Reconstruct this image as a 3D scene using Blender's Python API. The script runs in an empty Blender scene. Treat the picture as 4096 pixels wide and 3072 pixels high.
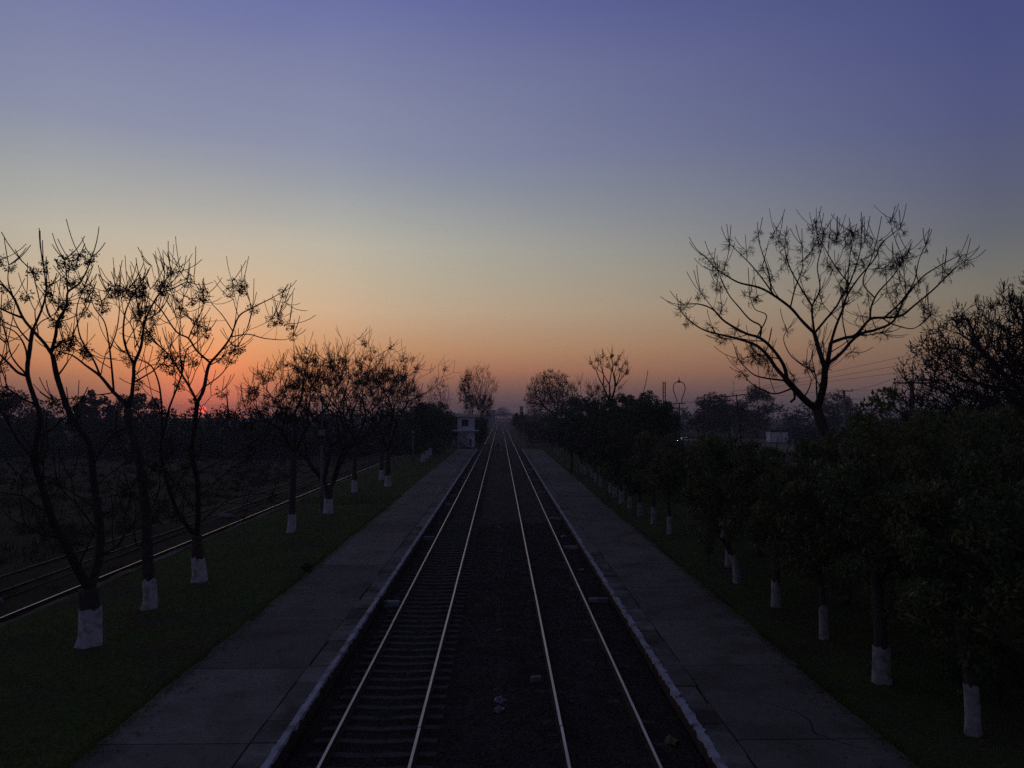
import bpy, math, random
import numpy as np
from mathutils import Vector

# ------------------------------------------------------------------ camera, sky, sun, exposure
sc = bpy.context.scene
COL = sc.collection
F, CX, CY, CAMZ = 750.0, 512.0, 384.0, 6.75
PITCH, YAW = math.atan(30.5/750), math.atan(12/750)
cam_d = bpy.data.cameras.new('camera'); cam = bpy.data.objects.new('camera', cam_d); COL.objects.link(cam)
cam_d.sensor_width = 36; cam_d.lens = F/1024*36; cam_d.clip_start = .1; cam_d.clip_end = 6000
cam.location = (0, 0, CAMZ); cam.rotation_euler = (math.pi/2+PITCH, 0, -YAW)
sc.camera = cam

SUN_AZ = math.radians(-21.5)          # left of the track axis
SUN_EL = math.radians(0.33)
SUN_DIR = Vector((math.sin(SUN_AZ)*math.cos(SUN_EL), math.cos(SUN_AZ)*math.cos(SUN_EL), math.sin(SUN_EL)))

def lin(c):
    f = lambda v: (v/255/12.92 if v/255 <= .04045 else ((v/255+.055)/1.055)**2.4)
    return (f(c[0]), f(c[1]), f(c[2]), 1)

world = bpy.data.worlds.new('World'); sc.world = world; world.use_nodes = True
nt = world.node_tree; N = nt.nodes; Lk = nt.links
for n in list(N): N.remove(n)
def nd(t, **k):
    n = N.new(t)
    for a, b in k.items(): setattr(n, a, b)
    return n
def mth(op, a, b=None, clamp=False):
    n = nd('ShaderNodeMath', operation=op); n.use_clamp = clamp
    for i, v in enumerate((a, b)):
        if v is None: continue
        if isinstance(v, (int, float)): n.inputs[i].default_value = v
        else: Lk.new(v, n.inputs[i])
    return n.outputs[0]
tc = nd('ShaderNodeTexCoord')
nrm = nd('ShaderNodeVectorMath', operation='NORMALIZE'); Lk.new(tc.outputs['Generated'], nrm.inputs[0])
sep = nd('ShaderNodeSeparateXYZ'); Lk.new(nrm.outputs[0], sep.inputs[0])
hn = nd('ShaderNodeTexNoise'); hn.inputs['Scale'].default_value = 1.6; hn.inputs['Detail'].default_value = 5     # faint uneven haze layers
hm = nd('ShaderNodeMapping'); hm.inputs['Scale'].default_value = (1, 1, 6); Lk.new(nrm.outputs[0], hm.inputs['Vector']); Lk.new(hm.outputs[0], hn.inputs['Vector'])
elev = mth('DIVIDE', mth('ADD', mth('ARCSINE', sep.outputs[2]), mth('MULTIPLY', mth('SUBTRACT', hn.outputs[0], .5), mth('MULTIPLY', mth('MAXIMUM', sep.outputs[2], 0.0), .14))), math.pi/2, clamp=True)
flat = nd('ShaderNodeCombineXYZ'); Lk.new(sep.outputs[0], flat.inputs[0]); Lk.new(sep.outputs[1], flat.inputs[1])
fn = nd('ShaderNodeVectorMath', operation='NORMALIZE'); Lk.new(flat.outputs[0], fn.inputs[0])
dt = nd('ShaderNodeVectorMath', operation='DOT_PRODUCT'); Lk.new(fn.outputs[0], dt.inputs[0])
dt.inputs[1].default_value = (math.sin(SUN_AZ), math.cos(SUN_AZ), 0)
daz = mth('ARCCOSINE', mth('MINIMUM', mth('MAXIMUM', dt.outputs['Value'], -1.0), 1.0))
def sat(c, k=1.13):
    l = .3*c[0]+.55*c[1]+.15*c[2]; return tuple(max(0, l+(v-l)*k) for v in c)
def ramp(stops):
    stops = [(e, sat(c) if e < 35 else c) for e, c in stops]
    r = nd('ShaderNodeValToRGB'); cr = r.color_ramp; cr.interpolation = 'LINEAR'
    while len(cr.elements) > 1: cr.elements.remove(cr.elements[-1])
    cr.elements[0].position = stops[0][0]/90; cr.elements[0].color = lin(stops[0][1])
    for e, c in stops[1:]:
        q = cr.elements.new(e/90); q.color = lin(c)
    Lk.new(elev, r.inputs[0]); return r.outputs[0]
ZEN = (44, 47, 68)
RA = ramp([(0,(104,80,84)),(1.4,(122,92,90)),(2.4,(152,108,92)),(3.4,(182,127,99)),(5,(195,150,116)),(7.9,(199,175,149)),(10,(192,180,159)),(12.3,(185,181,168)),(14,(172,173,168)),(17,(154,159,166)),(19.4,(142,147,168)),(25,(126,131,163)),(29.5,(108,114,160)),(40,(84,89,131)),(60,(60,64,95)),(90,ZEN)])
RB = ramp([(0,(80,73,79)),(1.5,(92,82,83)),(3,(109,92,85)),(5,(122,105,91)),(8,(122,116,106)),(10,(112,112,110)),(12,(100,103,112)),(15,(91,95,118)),(19,(82,88,124)),(25,(74,80,123)),(31,(65,70,113)),(42,(57,61,95)),(60,(49,52,78)),(90,ZEN)])
RC = ramp([(0,(56,54,62)),(10,(64,62,76)),(20,(62,63,86)),(40,(52,55,80)),(90,ZEN)])
def mix(f, a, b):
    m = nd('ShaderNodeMix', data_type='RGBA'); Lk.new(f, m.inputs[0]); Lk.new(a, m.inputs[6]); Lk.new(b, m.inputs[7]); return m.outputs[2]
w1 = mth('DIVIDE', mth('SUBTRACT', daz, math.radians(9)), math.radians(46), clamp=True)
w2 = mth('DIVIDE', mth('SUBTRACT', daz, math.radians(55)), math.radians(95), clamp=True)
grad = mix(w2, mix(w1, RA, RB), RC)
# glow round the setting sun
ds = nd('ShaderNodeVectorMath', operation='DOT_PRODUCT'); Lk.new(nrm.outputs[0], ds.inputs[0]); ds.inputs[1].default_value = SUN_DIR
ang = mth('ARCCOSINE', mth('MINIMUM', ds.outputs['Value'], 1.0))
def gauss(sig, col):
    q = mth('DIVIDE', ang, math.radians(sig))
    e = mth('POWER', math.e, mth('MULTIPLY', mth('MULTIPLY', q, q), -1.0))
    v = nd('ShaderNodeVectorMath', operation='SCALE'); v.inputs[0].default_value = col; Lk.new(e, v.inputs['Scale']); return v.outputs[0]
disc = mth('LESS_THAN', ang, math.radians(.27))
dv = nd('ShaderNodeVectorMath', operation='SCALE'); dv.inputs[0].default_value = (1.9, .10, .08); Lk.new(disc, dv.inputs['Scale'])
def add(a, b):
    v = nd('ShaderNodeVectorMath', operation='ADD'); Lk.new(a, v.inputs[0]); Lk.new(b, v.inputs[1]); return v.outputs[0]
tot = add(add(grad, gauss(10.0, (.31, .105, .004))), add(gauss(4.2, (.40, .018, .016)), dv.outputs[0]))
bg = nd('ShaderNodeBackground'); Lk.new(tot, bg.inputs[0]); bg.inputs[1].default_value = 1.0
sky = nd('ShaderNodeTexSky', sky_type='NISHITA'); sky.sun_disc = False
sky.sun_elevation = SUN_EL; sky.sun_rotation = -SUN_AZ; sky.dust_density = 3; sky.air_density = 1.2
bg2 = nd('ShaderNodeBackground'); Lk.new(sky.outputs[0], bg2.inputs[0]); bg2.inputs[1].default_value = 0.002
ad = nd('ShaderNodeAddShader'); Lk.new(bg.outputs[0], ad.inputs[0]); Lk.new(bg2.outputs[0], ad.inputs[1])
wo = nd('ShaderNodeOutputWorld'); Lk.new(ad.outputs[0], wo.inputs[0])

sun_d = bpy.data.lights.new('sun', 'SUN'); sun_d.energy = .03; sun_d.angle = math.radians(.5); sun_d.color = (1, .34, .14)
sun = bpy.data.objects.new('sun', sun_d); COL.objects.link(sun)
sun.rotation_euler = SUN_DIR.to_track_quat('Z', 'Y').to_euler(); sun.location = (-40, 100, 60)

vs = sc.view_settings
vs.view_transform = 'Standard'; vs.look = 'None'; vs.exposure = 0.0; vs.gamma = 1.0
sc.render.engine = 'CYCLES'
sc.cycles.use_denoising = False
try: sc.cycles.denoiser = 'OPENIMAGEDENOISE'
except Exception: pass
sc.cycles.max_bounces = 5; sc.cycles.diffuse_bounces = 3; sc.cycles.glossy_bounces = 3; sc.cycles.volume_bounces = 0
sc.render.film_transparent = False

# ------------------------------------------------------------------ helpers
def rng(s): return random.Random(s)
_a = math.pi/2+PITCH
_R = (np.array([[math.cos(-YAW), -math.sin(-YAW), 0], [math.sin(-YAW), math.cos(-YAW), 0], [0, 0, 1]]) @
      np.array([[1, 0, 0], [0, math.cos(_a), -math.sin(_a)], [0, math.sin(_a), math.cos(_a)]]))
def at(px, py, Y):
    r = _R @ np.array([(px-CX)/F, (CY-py)/F, -1.0]); t = Y/r[1]
    return np.array([r[0]*t, Y, CAMZ+r[2]*t])

def mat(name, c1, c2=None, scale=4.0, rough=.85, bump=0.0, bscale=None, metal=0.0, detail=6, spec=.3, stretch=(1, 1, 1), dist=.04, third=None, tscale=.4, transl=0.0, vary=0.0):
    m = bpy.data.materials.new(name); m.use_nodes = True
    t = m.node_tree; b = t.nodes['Principled BSDF']
    b.inputs['Roughness'].default_value = rough; b.inputs['Metallic'].default_value = metal
    b.inputs['Specular IOR Level'].default_value = spec
    if c2 is None and not bump:
        b.inputs['Base Color'].default_value = (*c1, 1); return m
    co = t.nodes.new('ShaderNodeTexCoord'); mp = t.nodes.new('ShaderNodeMapping'); mp.inputs['Scale'].default_value = stretch
    gm = t.nodes.new('ShaderNodeNewGeometry'); t.links.new(gm.outputs['Position'], mp.inputs['Vector'])
    n = t.nodes.new('ShaderNodeTexNoise'); n.inputs['Scale'].default_value = scale; n.inputs['Detail'].default_value = detail; n.inputs['Roughness'].default_value = .65
    t.links.new(mp.outputs[0], n.inputs['Vector'])
    r = t.nodes.new('ShaderNodeValToRGB'); r.color_ramp.elements[0].position = .34; r.color_ramp.elements[1].position = .66
    r.color_ramp.elements[0].color = (*c1, 1); r.color_ramp.elements[1].color = (*(c2 or c1), 1)
    t.links.new(n.outputs[0], r.inputs[0]); out = r.outputs[0]
    if third:
        n3 = t.nodes.new('ShaderNodeTexNoise'); n3.inputs['Scale'].default_value = tscale; n3.inputs['Detail'].default_value = 4
        t.links.new(gm.outputs['Position'], n3.inputs['Vector'])
        r3 = t.nodes.new('ShaderNodeValToRGB'); r3.color_ramp.elements[0].position = .48; r3.color_ramp.elements[1].position = .64
        r3.color_ramp.elements[0].color = (0, 0, 0, 1); r3.color_ramp.elements[1].color = (1, 1, 1, 1)
        t.links.new(n3.outputs[0], r3.inputs[0])
        mx = t.nodes.new('ShaderNodeMix'); mx.data_type = 'RGBA'; t.links.new(r3.outputs[0], mx.inputs[0]); t.links.new(out, mx.inputs[6]); mx.inputs[7].default_value = (*third, 1)
        out = mx.outputs[2]
    if vary:
        oi = t.nodes.new('ShaderNodeObjectInfo'); mr = t.nodes.new('ShaderNodeMapRange'); mr.inputs['To Min'].default_value = 1-vary; mr.inputs['To Max'].default_value = 1+vary*.6
        t.links.new(oi.outputs['Random'], mr.inputs['Value']); vm = t.nodes.new('ShaderNodeVectorMath'); vm.operation = 'SCALE'
        t.links.new(out, vm.inputs[0]); t.links.new(mr.outputs[0], vm.inputs['Scale']); out = vm.outputs[0]
    t.links.new(out, b.inputs['Base Color'])
    if transl:
        tr = t.nodes.new('ShaderNodeBsdfTranslucent'); t.links.new(out, tr.inputs[0]); ms = t.nodes.new('ShaderNodeMixShader'); ms.inputs[0].default_value = transl
        t.links.new(b.outputs[0], ms.inputs[1]); t.links.new(tr.outputs[0], ms.inputs[2]); t.links.new(ms.outputs[0], t.nodes['Material Output'].inputs['Surface'])
    if bump:
        nb = t.nodes.new('ShaderNodeTexNoise'); nb.inputs['Scale'].default_value = bscale or scale*4; nb.inputs['Detail'].default_value = 5
        t.links.new(mp.outputs[0], nb.inputs['Vector'])
        bp = t.nodes.new('ShaderNodeBump'); bp.inputs['Strength'].default_value = bump; bp.inputs['Distance'].default_value = dist
        t.links.new(nb.outputs[0], bp.inputs['Height']); t.links.new(bp.outputs[0], b.inputs['Normal'])
    return m

M = dict(
    bark=mat('bark', (.052, .042, .034), (.10, .080, .064), 9, .95, .8, 22, stretch=(1, 1, .3)),
    twig=mat('twig', (.030, .022, .018), (.045, .032, .026), 12, .9),
    white=mat('whitewash', (.50, .50, .50), (.66, .66, .67), 7, .95, .7, 26, stretch=(1, 1, .45), third=(.34, .32, .30), tscale=5),
    white_shaded=mat('whitewash_shaded', (.30, .30, .30), (.46, .46, .46), 7, .95, .7, 26, stretch=(1, 1, .45), third=(.22, .205, .19), tscale=5),  # darker, dirtier whitewash copy; canopy shade is put into its colour
    fruit=mat('dry_berries', (.045, .030, .016), (.075, .052, .022), 20, .8),
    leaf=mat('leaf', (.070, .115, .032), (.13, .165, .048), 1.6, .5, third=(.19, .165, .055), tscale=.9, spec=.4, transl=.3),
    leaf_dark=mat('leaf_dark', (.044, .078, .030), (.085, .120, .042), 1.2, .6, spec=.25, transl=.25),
    fallen=mat('fallen_leaf', (.10, .07, .035), (.17, .125, .06), 3, .9),
    bud=mat('dry_buds', (.026, .018, .014), (.045, .030, .022), 9, .9),
    leaf_brown=mat('leaf_brown', (.050, .032, .018), (.075, .050, .026), 2, .8, transl=.2),
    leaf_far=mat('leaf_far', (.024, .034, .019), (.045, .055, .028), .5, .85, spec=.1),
    grass=mat('grass', (.090, .155, .030), (.125, .185, .038), 1.1, .9, third=(.115, .105, .045), tscale=.35, spec=.1, transl=.25),
    lawn=mat('lawn_soil', (.066, .092, .026), (.100, .118, .036), 2.5, 1, .5, 40, third=(.085, .072, .042), tscale=.3, spec=.05),
    field=mat('field_soil', (.022, .026, .013), (.050, .046, .024), .35, 1, .6, 8, third=(.070, .048, .022), tscale=.12, spec=.05),
    weeds=mat('weeds', (.030, .042, .016), (.062, .064, .024), .5, .9, third=(.10, .056, .020), tscale=.22, spec=.1, transl=.2),
    ballast=mat('ballast', (.030, .026, .022), (.080, .070, .058), 16, .95, 1.0, 30, third=(.042, .028, .018), tscale=.7, spec=.1),
    stone=mat('ballast_stones', (.045, .040, .034), (.125, .112, .095), 5, .95, spec=.1, third=(.075, .050, .030), tscale=.8),
    concrete=mat('platform_concrete', (.165, .157, .132), (.222, .211, .178), 3.2, .95, .7, 45, third=(.14, .128, .106), tscale=.7, spec=.1, detail=12, vary=.2),
    coping=mat('coping_concrete', (.14, .133, .115), (.24, .228, .195), 2.2, .95, .5, 18, third=(.085, .075, .060), tscale=.8, spec=.1, vary=.35),
    kerb=mat('worn_kerb', (.075, .070, .048), (.17, .155, .125), 1.6, .95, .5, 18, third=(.05, .06, .026), tscale=.5, spec=.05),
    wall=mat('platform_wall', (.060, .036, .022), (.11, .085, .065), 3, 1, .8, 14, stretch=(1, 1, .4), spec=.05),
    paint=mat('edge_paint', (.40, .41, .46), (.56, .57, .62), 5, .9, .4, 20, third=(.24, .23, .23), tscale=2.5, spec=.15),
    sleeper=mat('concrete_sleeper', (.060, .056, .050), (.11, .10, .092), 6, .95, .5, 30, spec=.1),
    rail=mat('rail_head', (.44, .415, .37), (.30, .275, .24), 2, .36, metal=1.0, stretch=(4, .3, 1)),
    rust=mat('rail_rust', (.045, .024, .014), (.075, .040, .022), 20, .9),
    dull=mat('rail_dull', (.11, .095, .08), (.045, .034, .028), 1.2, .62, metal=1.0, stretch=(3, .4, 1)),
    cabin=mat('cabin_limewash', (.87, .87, .88), (.92, .92, .93), 1.4, .95, .15, 12, third=(.76, .75, .75), tscale=.8),
    stair_shade=mat('limewash_stair_shade', (.42, .42, .43), (.50, .50, .51), 2, .95),  # darkened limewash copy, shade under balcony and stairs put into the colour
    dark=mat('dark_void', (.012, .012, .014), rough=.5),
    glass=mat('dark_glass', (.02, .022, .028), rough=.15, spec=.5),
    pole=mat('grey_steel', (.13, .13, .13), (.19, .19, .19), 5, .6),
    iron=mat('dark_iron', (.030, .026, .024), (.05, .04, .034), 8, .8),
    pole_c=mat('pole_concrete', (.20, .20, .20), (.26, .26, .25), 4, .95),
    insul=mat('insulator', (.04, .025, .02), rough=.3),
    far=mat('far_concrete', (.17, .16, .16), (.22, .21, .21), .5, .95),
    carw=mat('car_paint', (.62, .63, .66), rough=.3, spec=.5),
    tyre=mat('tyre', (.02, .02, .02), rough=.9),
    road=mat('asphalt', (.13, .125, .125), (.17, .165, .16), .8, .95, .2, 20),
    soil=mat('dry_soil', (.13, .11, .06), (.18, .15, .085), .3, 1, .3, 6),
    plastic=mat('plastic_bag', (.10, .10, .12), (.24, .24, .27), 14, .5),
    yellow=mat('yellow_cloth', (.13, .11, .035), (.19, .165, .06), 9, .9),
    block=mat('pale_block', (.16, .15, .15), (.26, .25, .25), 6, .95, .4, 24),
    beam=mat('beam_concrete', (.30, .30, .31), (.44, .44, .46), 4, .95, .4, 24, third=(.20, .19, .18), tscale=2),
)
def emis(name, col, s):
    m = bpy.data.materials.new(name); m.use_nodes = True; b = m.node_tree.nodes['Principled BSDF']
    b.inputs['Base Color'].default_value = (*col, 1); b.inputs['Emission Color'].default_value = (*col, 1); b.inputs['Emission Strength'].default_value = s
    return m
M['lamp'] = emis('headlamp', (.75, .7, 1.0), 6)

def mesh_of(name, V, Fc):
    """V (n,3); Fc list of index arrays (m,k)"""
    me = bpy.data.meshes.new(name); V = np.asarray(V, np.float32)
    me.vertices.add(len(V)); me.vertices.foreach_set('co', V.ravel())
    Fc = [np.asarray(f, np.int32) for f in Fc if len(f)]
    li = np.concatenate([f.ravel() for f in Fc]); tot_ = np.concatenate([np.full(len(f), f.shape[1], np.int32) for f in Fc])
    st = np.concatenate([[0], np.cumsum(tot_)[:-1]]).astype(np.int32)
    me.loops.add(len(li)); me.loops.foreach_set('vertex_index', li)
    me.polygons.add(len(tot_)); me.polygons.foreach_set('loop_start', st); me.polygons.foreach_set('loop_total', tot_)
    me.update(calc_edges=True); return me
class MB:
    def __init__(s): s.V = []; s.Q = []; s.T = []; s.n = 0
    def raw(s, V, Q=None, T=None):
        V = np.asarray(V, float).reshape(-1, 3)
        if Q is not None and len(Q): s.Q.append(np.asarray(Q)+s.n)
        if T is not None and len(T): s.T.append(np.asarray(T)+s.n)
        s.V.append(V); s.n += len(V)
    def box(s, c, d, rz=0, taper=1.0, rx=0, ry=0):
        x, y, z = np.array(d)/2
        v = np.array([[-x,-y,-z],[x,-y,-z],[x,y,-z],[-x,y,-z],[-x*taper,-y*taper,z],[x*taper,-y*taper,z],[x*taper,y*taper,z],[-x*taper,y*taper,z]])
        if rx: ca, sa = math.cos(rx), math.sin(rx); v = v@np.array([[1,0,0],[0,ca,-sa],[0,sa,ca]]).T
        if ry: ca, sa = math.cos(ry), math.sin(ry); v = v@np.array([[ca,0,sa],[0,1,0],[-sa,0,ca]]).T
        if rz: ca, sa = math.cos(rz), math.sin(rz); v = v@np.array([[ca,-sa,0],[sa,ca,0],[0,0,1]]).T
        s.raw(v+np.array(c), [[3,2,1,0],[4,5,6,7],[0,1,5,4],[1,2,6,5],[2,3,7,6],[3,0,4,7]]); return s
    def tube(s, P, r, k=5, cap=True, jit=0, rn=None):
        P = np.asarray(P, float); n = len(P); r = np.broadcast_to(np.asarray(r, float), (n,)).copy()
        if jit and rn: r *= np.array([1+rn.uniform(-jit, jit) for _ in range(n)])
        T = np.gradient(P, axis=0); T /= np.linalg.norm(T, axis=1)[:, None]+1e-9
        u = np.cross(T[0], [0.31, .52, .79]);
        if np.linalg.norm(u) < 1e-3: u = np.cross(T[0], [1, 0, 0])
        u /= np.linalg.norm(u); rings = []
        ang_ = np.arange(k)*2*math.pi/k
        for i in range(n):
            u = u-T[i]*np.dot(u, T[i]); u /= np.linalg.norm(u)+1e-9; w = np.cross(T[i], u)
            rings.append(P[i]+r[i]*(np.cos(ang_)[:, None]*u+np.sin(ang_)[:, None]*w))
        V = np.concatenate(rings); a = np.arange(k); b = (a+1) % k; Q = []
        for i in range(n-1): Q.append(np.stack([i*k+a, i*k+b, (i+1)*k+b, (i+1)*k+a], 1))
        Tn = []
        if cap:
            V = np.concatenate([V, P[:1], P[-1:]]); e = n*k
            Tn = np.concatenate([np.stack([b, a, np.full(k, e)], 1), np.stack([(n-1)*k+a, (n-1)*k+b, np.full(k, e+1)], 1)])
        s.raw(V, np.concatenate(Q), Tn); return s
    def ellip(s, c, rad, nu=10, nv=7, jit=0, rn=None):
        V = []
        for i in range(nv+1):
            th = math.pi*i/nv
            for j in range(nu):
                ph = 2*math.pi*j/nu; f = 1+(rn.uniform(-jit, jit) if rn else 0)
                V.append((c[0]+rad[0]*f*math.sin(th)*math.cos(ph), c[1]+rad[1]*f*math.sin(th)*math.sin(ph), c[2]+rad[2]*f*math.cos(th)))
        Q = [[i*nu+j, (i+1)*nu+j, (i+1)*nu+(j+1) % nu, i*nu+(j+1) % nu] for i in range(nv) for j in range(nu)]
        s.raw(V, Q); return s
    def mesh(s, name):
        V = np.concatenate(s.V); Fc = []
        if s.Q: Fc.append(np.concatenate(s.Q))
        if s.T: Fc.append(np.concatenate(s.T))
        return mesh_of(name, V, Fc)
    def build(s, name, m, parent=None, off=None, smooth=False):
        if off is not None: s.V = [v-np.asarray(off) for v in s.V]
        me = s.mesh(name)
        return link(name, me, m, parent, smooth)
def link(name, me, m=None, parent=None, smooth=False):
    if m is not None and not me.materials: me.materials.append(m)
    me.polygons.foreach_set('use_smooth', np.full(len(me.polygons), bool(smooth)))
    o = bpy.data.objects.new(name, me); COL.objects.link(o)
    if parent: o.parent = parent
    return o
def tag(o, label=None, cat=None, group=None, kind=None):
    if label: o['label'] = label
    if cat: o['category'] = cat
    if group: o['group'] = group
    if kind: o['kind'] = kind
    return o
def empty(name, loc=(0, 0, 0)):
    o = bpy.data.objects.new(name, None); COL.objects.link(o); o.location = loc; o.empty_display_size = .2; return o
def spline(P, step):
    P = np.asarray(P, float)
    if len(P) < 3:
        n = max(2, int(np.linalg.norm(P[-1]-P[0])/step)+1); t = np.linspace(0, 1, n)[:, None]; return P[0]*(1-t)+P[-1]*t
    E_ = np.vstack([2*P[0]-P[1], P, 2*P[-1]-P[-2]]); out = []
    for i in range(len(P)-1):
        p0, p1, p2, p3 = E_[i:i+4]; n = max(1, int(np.linalg.norm((p2-p1)[:3])/step))
        for t in np.arange(n)/n:
            out.append(.5*((2*p1)+(-p0+p2)*t+(2*p0-5*p1+4*p2-p3)*t*t+(-p0+3*p1-3*p2+p3)*t**3))
    out.append(P[-1]); return np.array(out)
def unit(v): return v/(np.linalg.norm(v)+1e-9)
def rdir(rn): return unit(np.array([rn.gauss(0, 1), rn.gauss(0, 1), rn.gauss(0, 1)]))

# ------------------------------------------------------------------ ground, lawns, platforms
def grid(x0, x1, y0, y1, nx, ny, zf):
    xs = np.linspace(x0, x1, nx+1); ys = np.linspace(y0, y1, ny+1); X, Y = np.meshgrid(xs, ys)
    V = np.stack([X.ravel(), Y.ravel(), zf(X, Y).ravel()], 1); i = np.arange(nx)[None]+(np.arange(ny)*(nx+1))[:, None]; i = i.ravel()
    return V, np.stack([i, i+1, i+nx+2, i+nx+1], 1)
npr = np.random.RandomState(4)
g = MB(); g.raw(*grid(-1500, 1500, -60, 1500, 60, 40, lambda X, Y: np.full_like(X, -.32)))
tag(g.build('ground', M['field']), 'dark weedy field soil around the railway', kind='structure')
PEND = 140.6; PY0 = 3.0
def lawn_z(X, Y): return .24+.03*np.sin(X*1.3+Y*.35)+.02*np.sin(Y*.9-X)
g = MB(); g.raw(*grid(-15.22, -7.9, PY0, 150, 20, 120, lawn_z)); 
tag(g.build('lawn', M['lawn'], smooth=True), 'green lawn strip left of the left platform', kind='structure')
g = MB(); g.raw(*grid(7.7, 24, PY0, 150, 30, 120, lawn_z))
tag(g.build('lawn', M['lawn'], smooth=True), 'shaded lawn strip right of the right platform', kind='structure')
# worn concrete kerb between lawn and siding
g = MB(); r_ = rng(7); ys = np.arange(PY0, 150, .9)
rows = [(-15.18, .24), (-15.30, .255), (-15.58, .235), (-15.66, .02), (-15.72, -.3)]
V = np.array([[x+(r_.uniform(-.10, .10) if i in (0, 2) else 0), y, z+r_.uniform(-.012, .012)] for y in ys for i, (x, z) in enumerate(rows)])
Q = [[j*5+i, j*5+i+1, (j+1)*5+i+1, (j+1)*5+i] for j in range(len(ys)-1) for i in range(4)]
g.raw(V, Q); tag(g.build('kerb', M['kerb']), 'worn pale kerb between lawn and siding track', kind='structure')

def platform(name, xi, xo, label):
    s = 1 if xo > xi else -1; w = abs(xo-xi); rn = rng(11 if s > 0 else 12)
    body = MB(); cx = (xi+xo)/2
    body.box((cx+s*.03, (PY0+PEND)/2, -.06), (w-.10, PEND-PY0, .56))
    root = tag(body.build(name, M['wall']), label, kind='structure')
    # coping stones along the track edge
    y = PY0; i = 0
    while y < PEND-.2:
        L = min(rn.uniform(1.05, 1.5), PEND-y); dz = rn.uniform(-.012, .010) if s < 0 else rn.uniform(-.03, .012)
        x0 = xi+s*rn.uniform(0, .02); x1 = xi+s*(.62+rn.uniform(-.02, .05))
        b = MB(); b.box(((x0+x1)/2, y+L/2, .25+dz), (abs(x1-x0), L-.018, .11), rz=rn.uniform(-.006, .006), rx=rn.uniform(-.006, .006), taper=.985)
        b.build('coping_stone', M['coping'], root); y += L; i += 1
    # concrete paving panels
    y = PY0-1.0; k = 0
    while y < PEND-.3:
        L = min(4.38+rn.uniform(-.12, .12), PEND-y); x0 = xi+s*.672; x1 = xo-s*rn.uniform(0, .06)
        nseg = 6; V = []
        for zz in (.20, .305):
            for j in range(nseg+1): V.append((x0+s*rn.uniform(-.01, .015), y+.02+(L-.04)*j/nseg, zz))
            for j in range(nseg+1): V.append((x1+s*rn.uniform(-.06, .06), y+(L-.04)*(1-j/nseg)+.02, zz+.0))
        n_ = 2*(nseg+1); tilt = rn.uniform(-.006, .008)
        V = np.array(V); V[n_:, 2] += tilt*np.sign(V[n_:, 1]-y-L/2)
        b = MB(); a = np.arange(n_)
        if s < 0: pass
        b.raw(V, np.concatenate([np.stack([a, (a+1) % n_, n_+(a+1) % n_, n_+a], 1), np.array([[n_+j, n_+j+1, n_+n_-2-j, n_+n_-1-j] for j in range(nseg)])]))
        b.build('paving_slab', M['concrete'], root); y += L; k += 1
    # white painted nosing with a ragged back edge
    ys = np.arange(PY0, PEND, .11); V = []; Q = []; am = .6 if s < 0 else 1.3
    for y in ys:
        wd = max(.05, .125+am*(rn.gauss(0, .016)+.008*math.sin(y*1.7)+.008*math.sin(y*4.3)))
        fj = rn.uniform(-.012, .006)*am
        top = .322
        V += [(xi+s*wd, y, top-.010), (xi-s*(.020+fj*.6), y, top+rn.uniform(-.003, .003)), (xi-s*(.026+fj), y, top-.09+rn.gauss(0, .03)), ]
    for j in range(len(ys)-1):
        for i in range(2): Q.append([j*3+i, j*3+i+1, (j+1)*3+i+1, (j+1)*3+i])
    b = MB(); b.raw(V, Q); b.build('painted_edge', M['paint'], root)
    return root
platform('platform_left', -4.25, -7.88, 'grey concrete platform left of the tracks with white painted edge')
platform('platform_right', 4.04, 7.68, 'grey concrete platform right of the tracks with broken white painted edge')
# hairline cracks in the right platform
def crack(pts, side):
    rn = rng(int(pts[0][1]*10)); P = spline(np.array([(x, y, .309) for x, y in pts]), .18)
    P[:, 0] += npr.normal(0, .015, len(P)); P[:, 1] += npr.normal(0, .04, len(P))
    V = []; 
    for i, p in enumerate(P):
        d = P[min(i+1, len(P)-1)]-P[max(i-1, 0)]; nn = unit(np.array([-d[1], d[0], 0]))*.016*rn.uniform(.5, 1.5)
        V += [p+nn, p-nn]
    Q = [[2*i, 2*i+1, 2*i+3, 2*i+2] for i in range(len(P)-1)]
    b = MB(); b.raw(V, Q); o = b.build('crack', M['dark'], bpy.data.objects['platform_'+side])
crack([(5.3, 31.5), (5.6, 29.5), (5.9, 28.2), (5.75, 27.3), (6.3, 26.9), (7.4, 26.8)], 'right')
crack([(6.9, 26.6), (6.95, 25.9), (7.3, 25.2)], 'right')
crack([(4.9, 27.4), (5.3, 26.9), (6.3, 26.85)], 'right')
crack([(5.0, 37.5), (5.5, 35.2), (5.4, 33.0), (5.9, 32.2)], 'right')
crack([(-6.2, 21.4), (-5.9, 20.3), (-6.1, 19.0), (-5.6, 18.1)], 'left')
crack([(-7.4, 34.5), (-6.6, 34.1), (-6.0, 34.6), (-5.2, 34.2)], 'left')
crack([(6.0, 16.9), (6.5, 16.2), (6.4, 15.3), (7.1, 14.6)], 'right')

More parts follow.
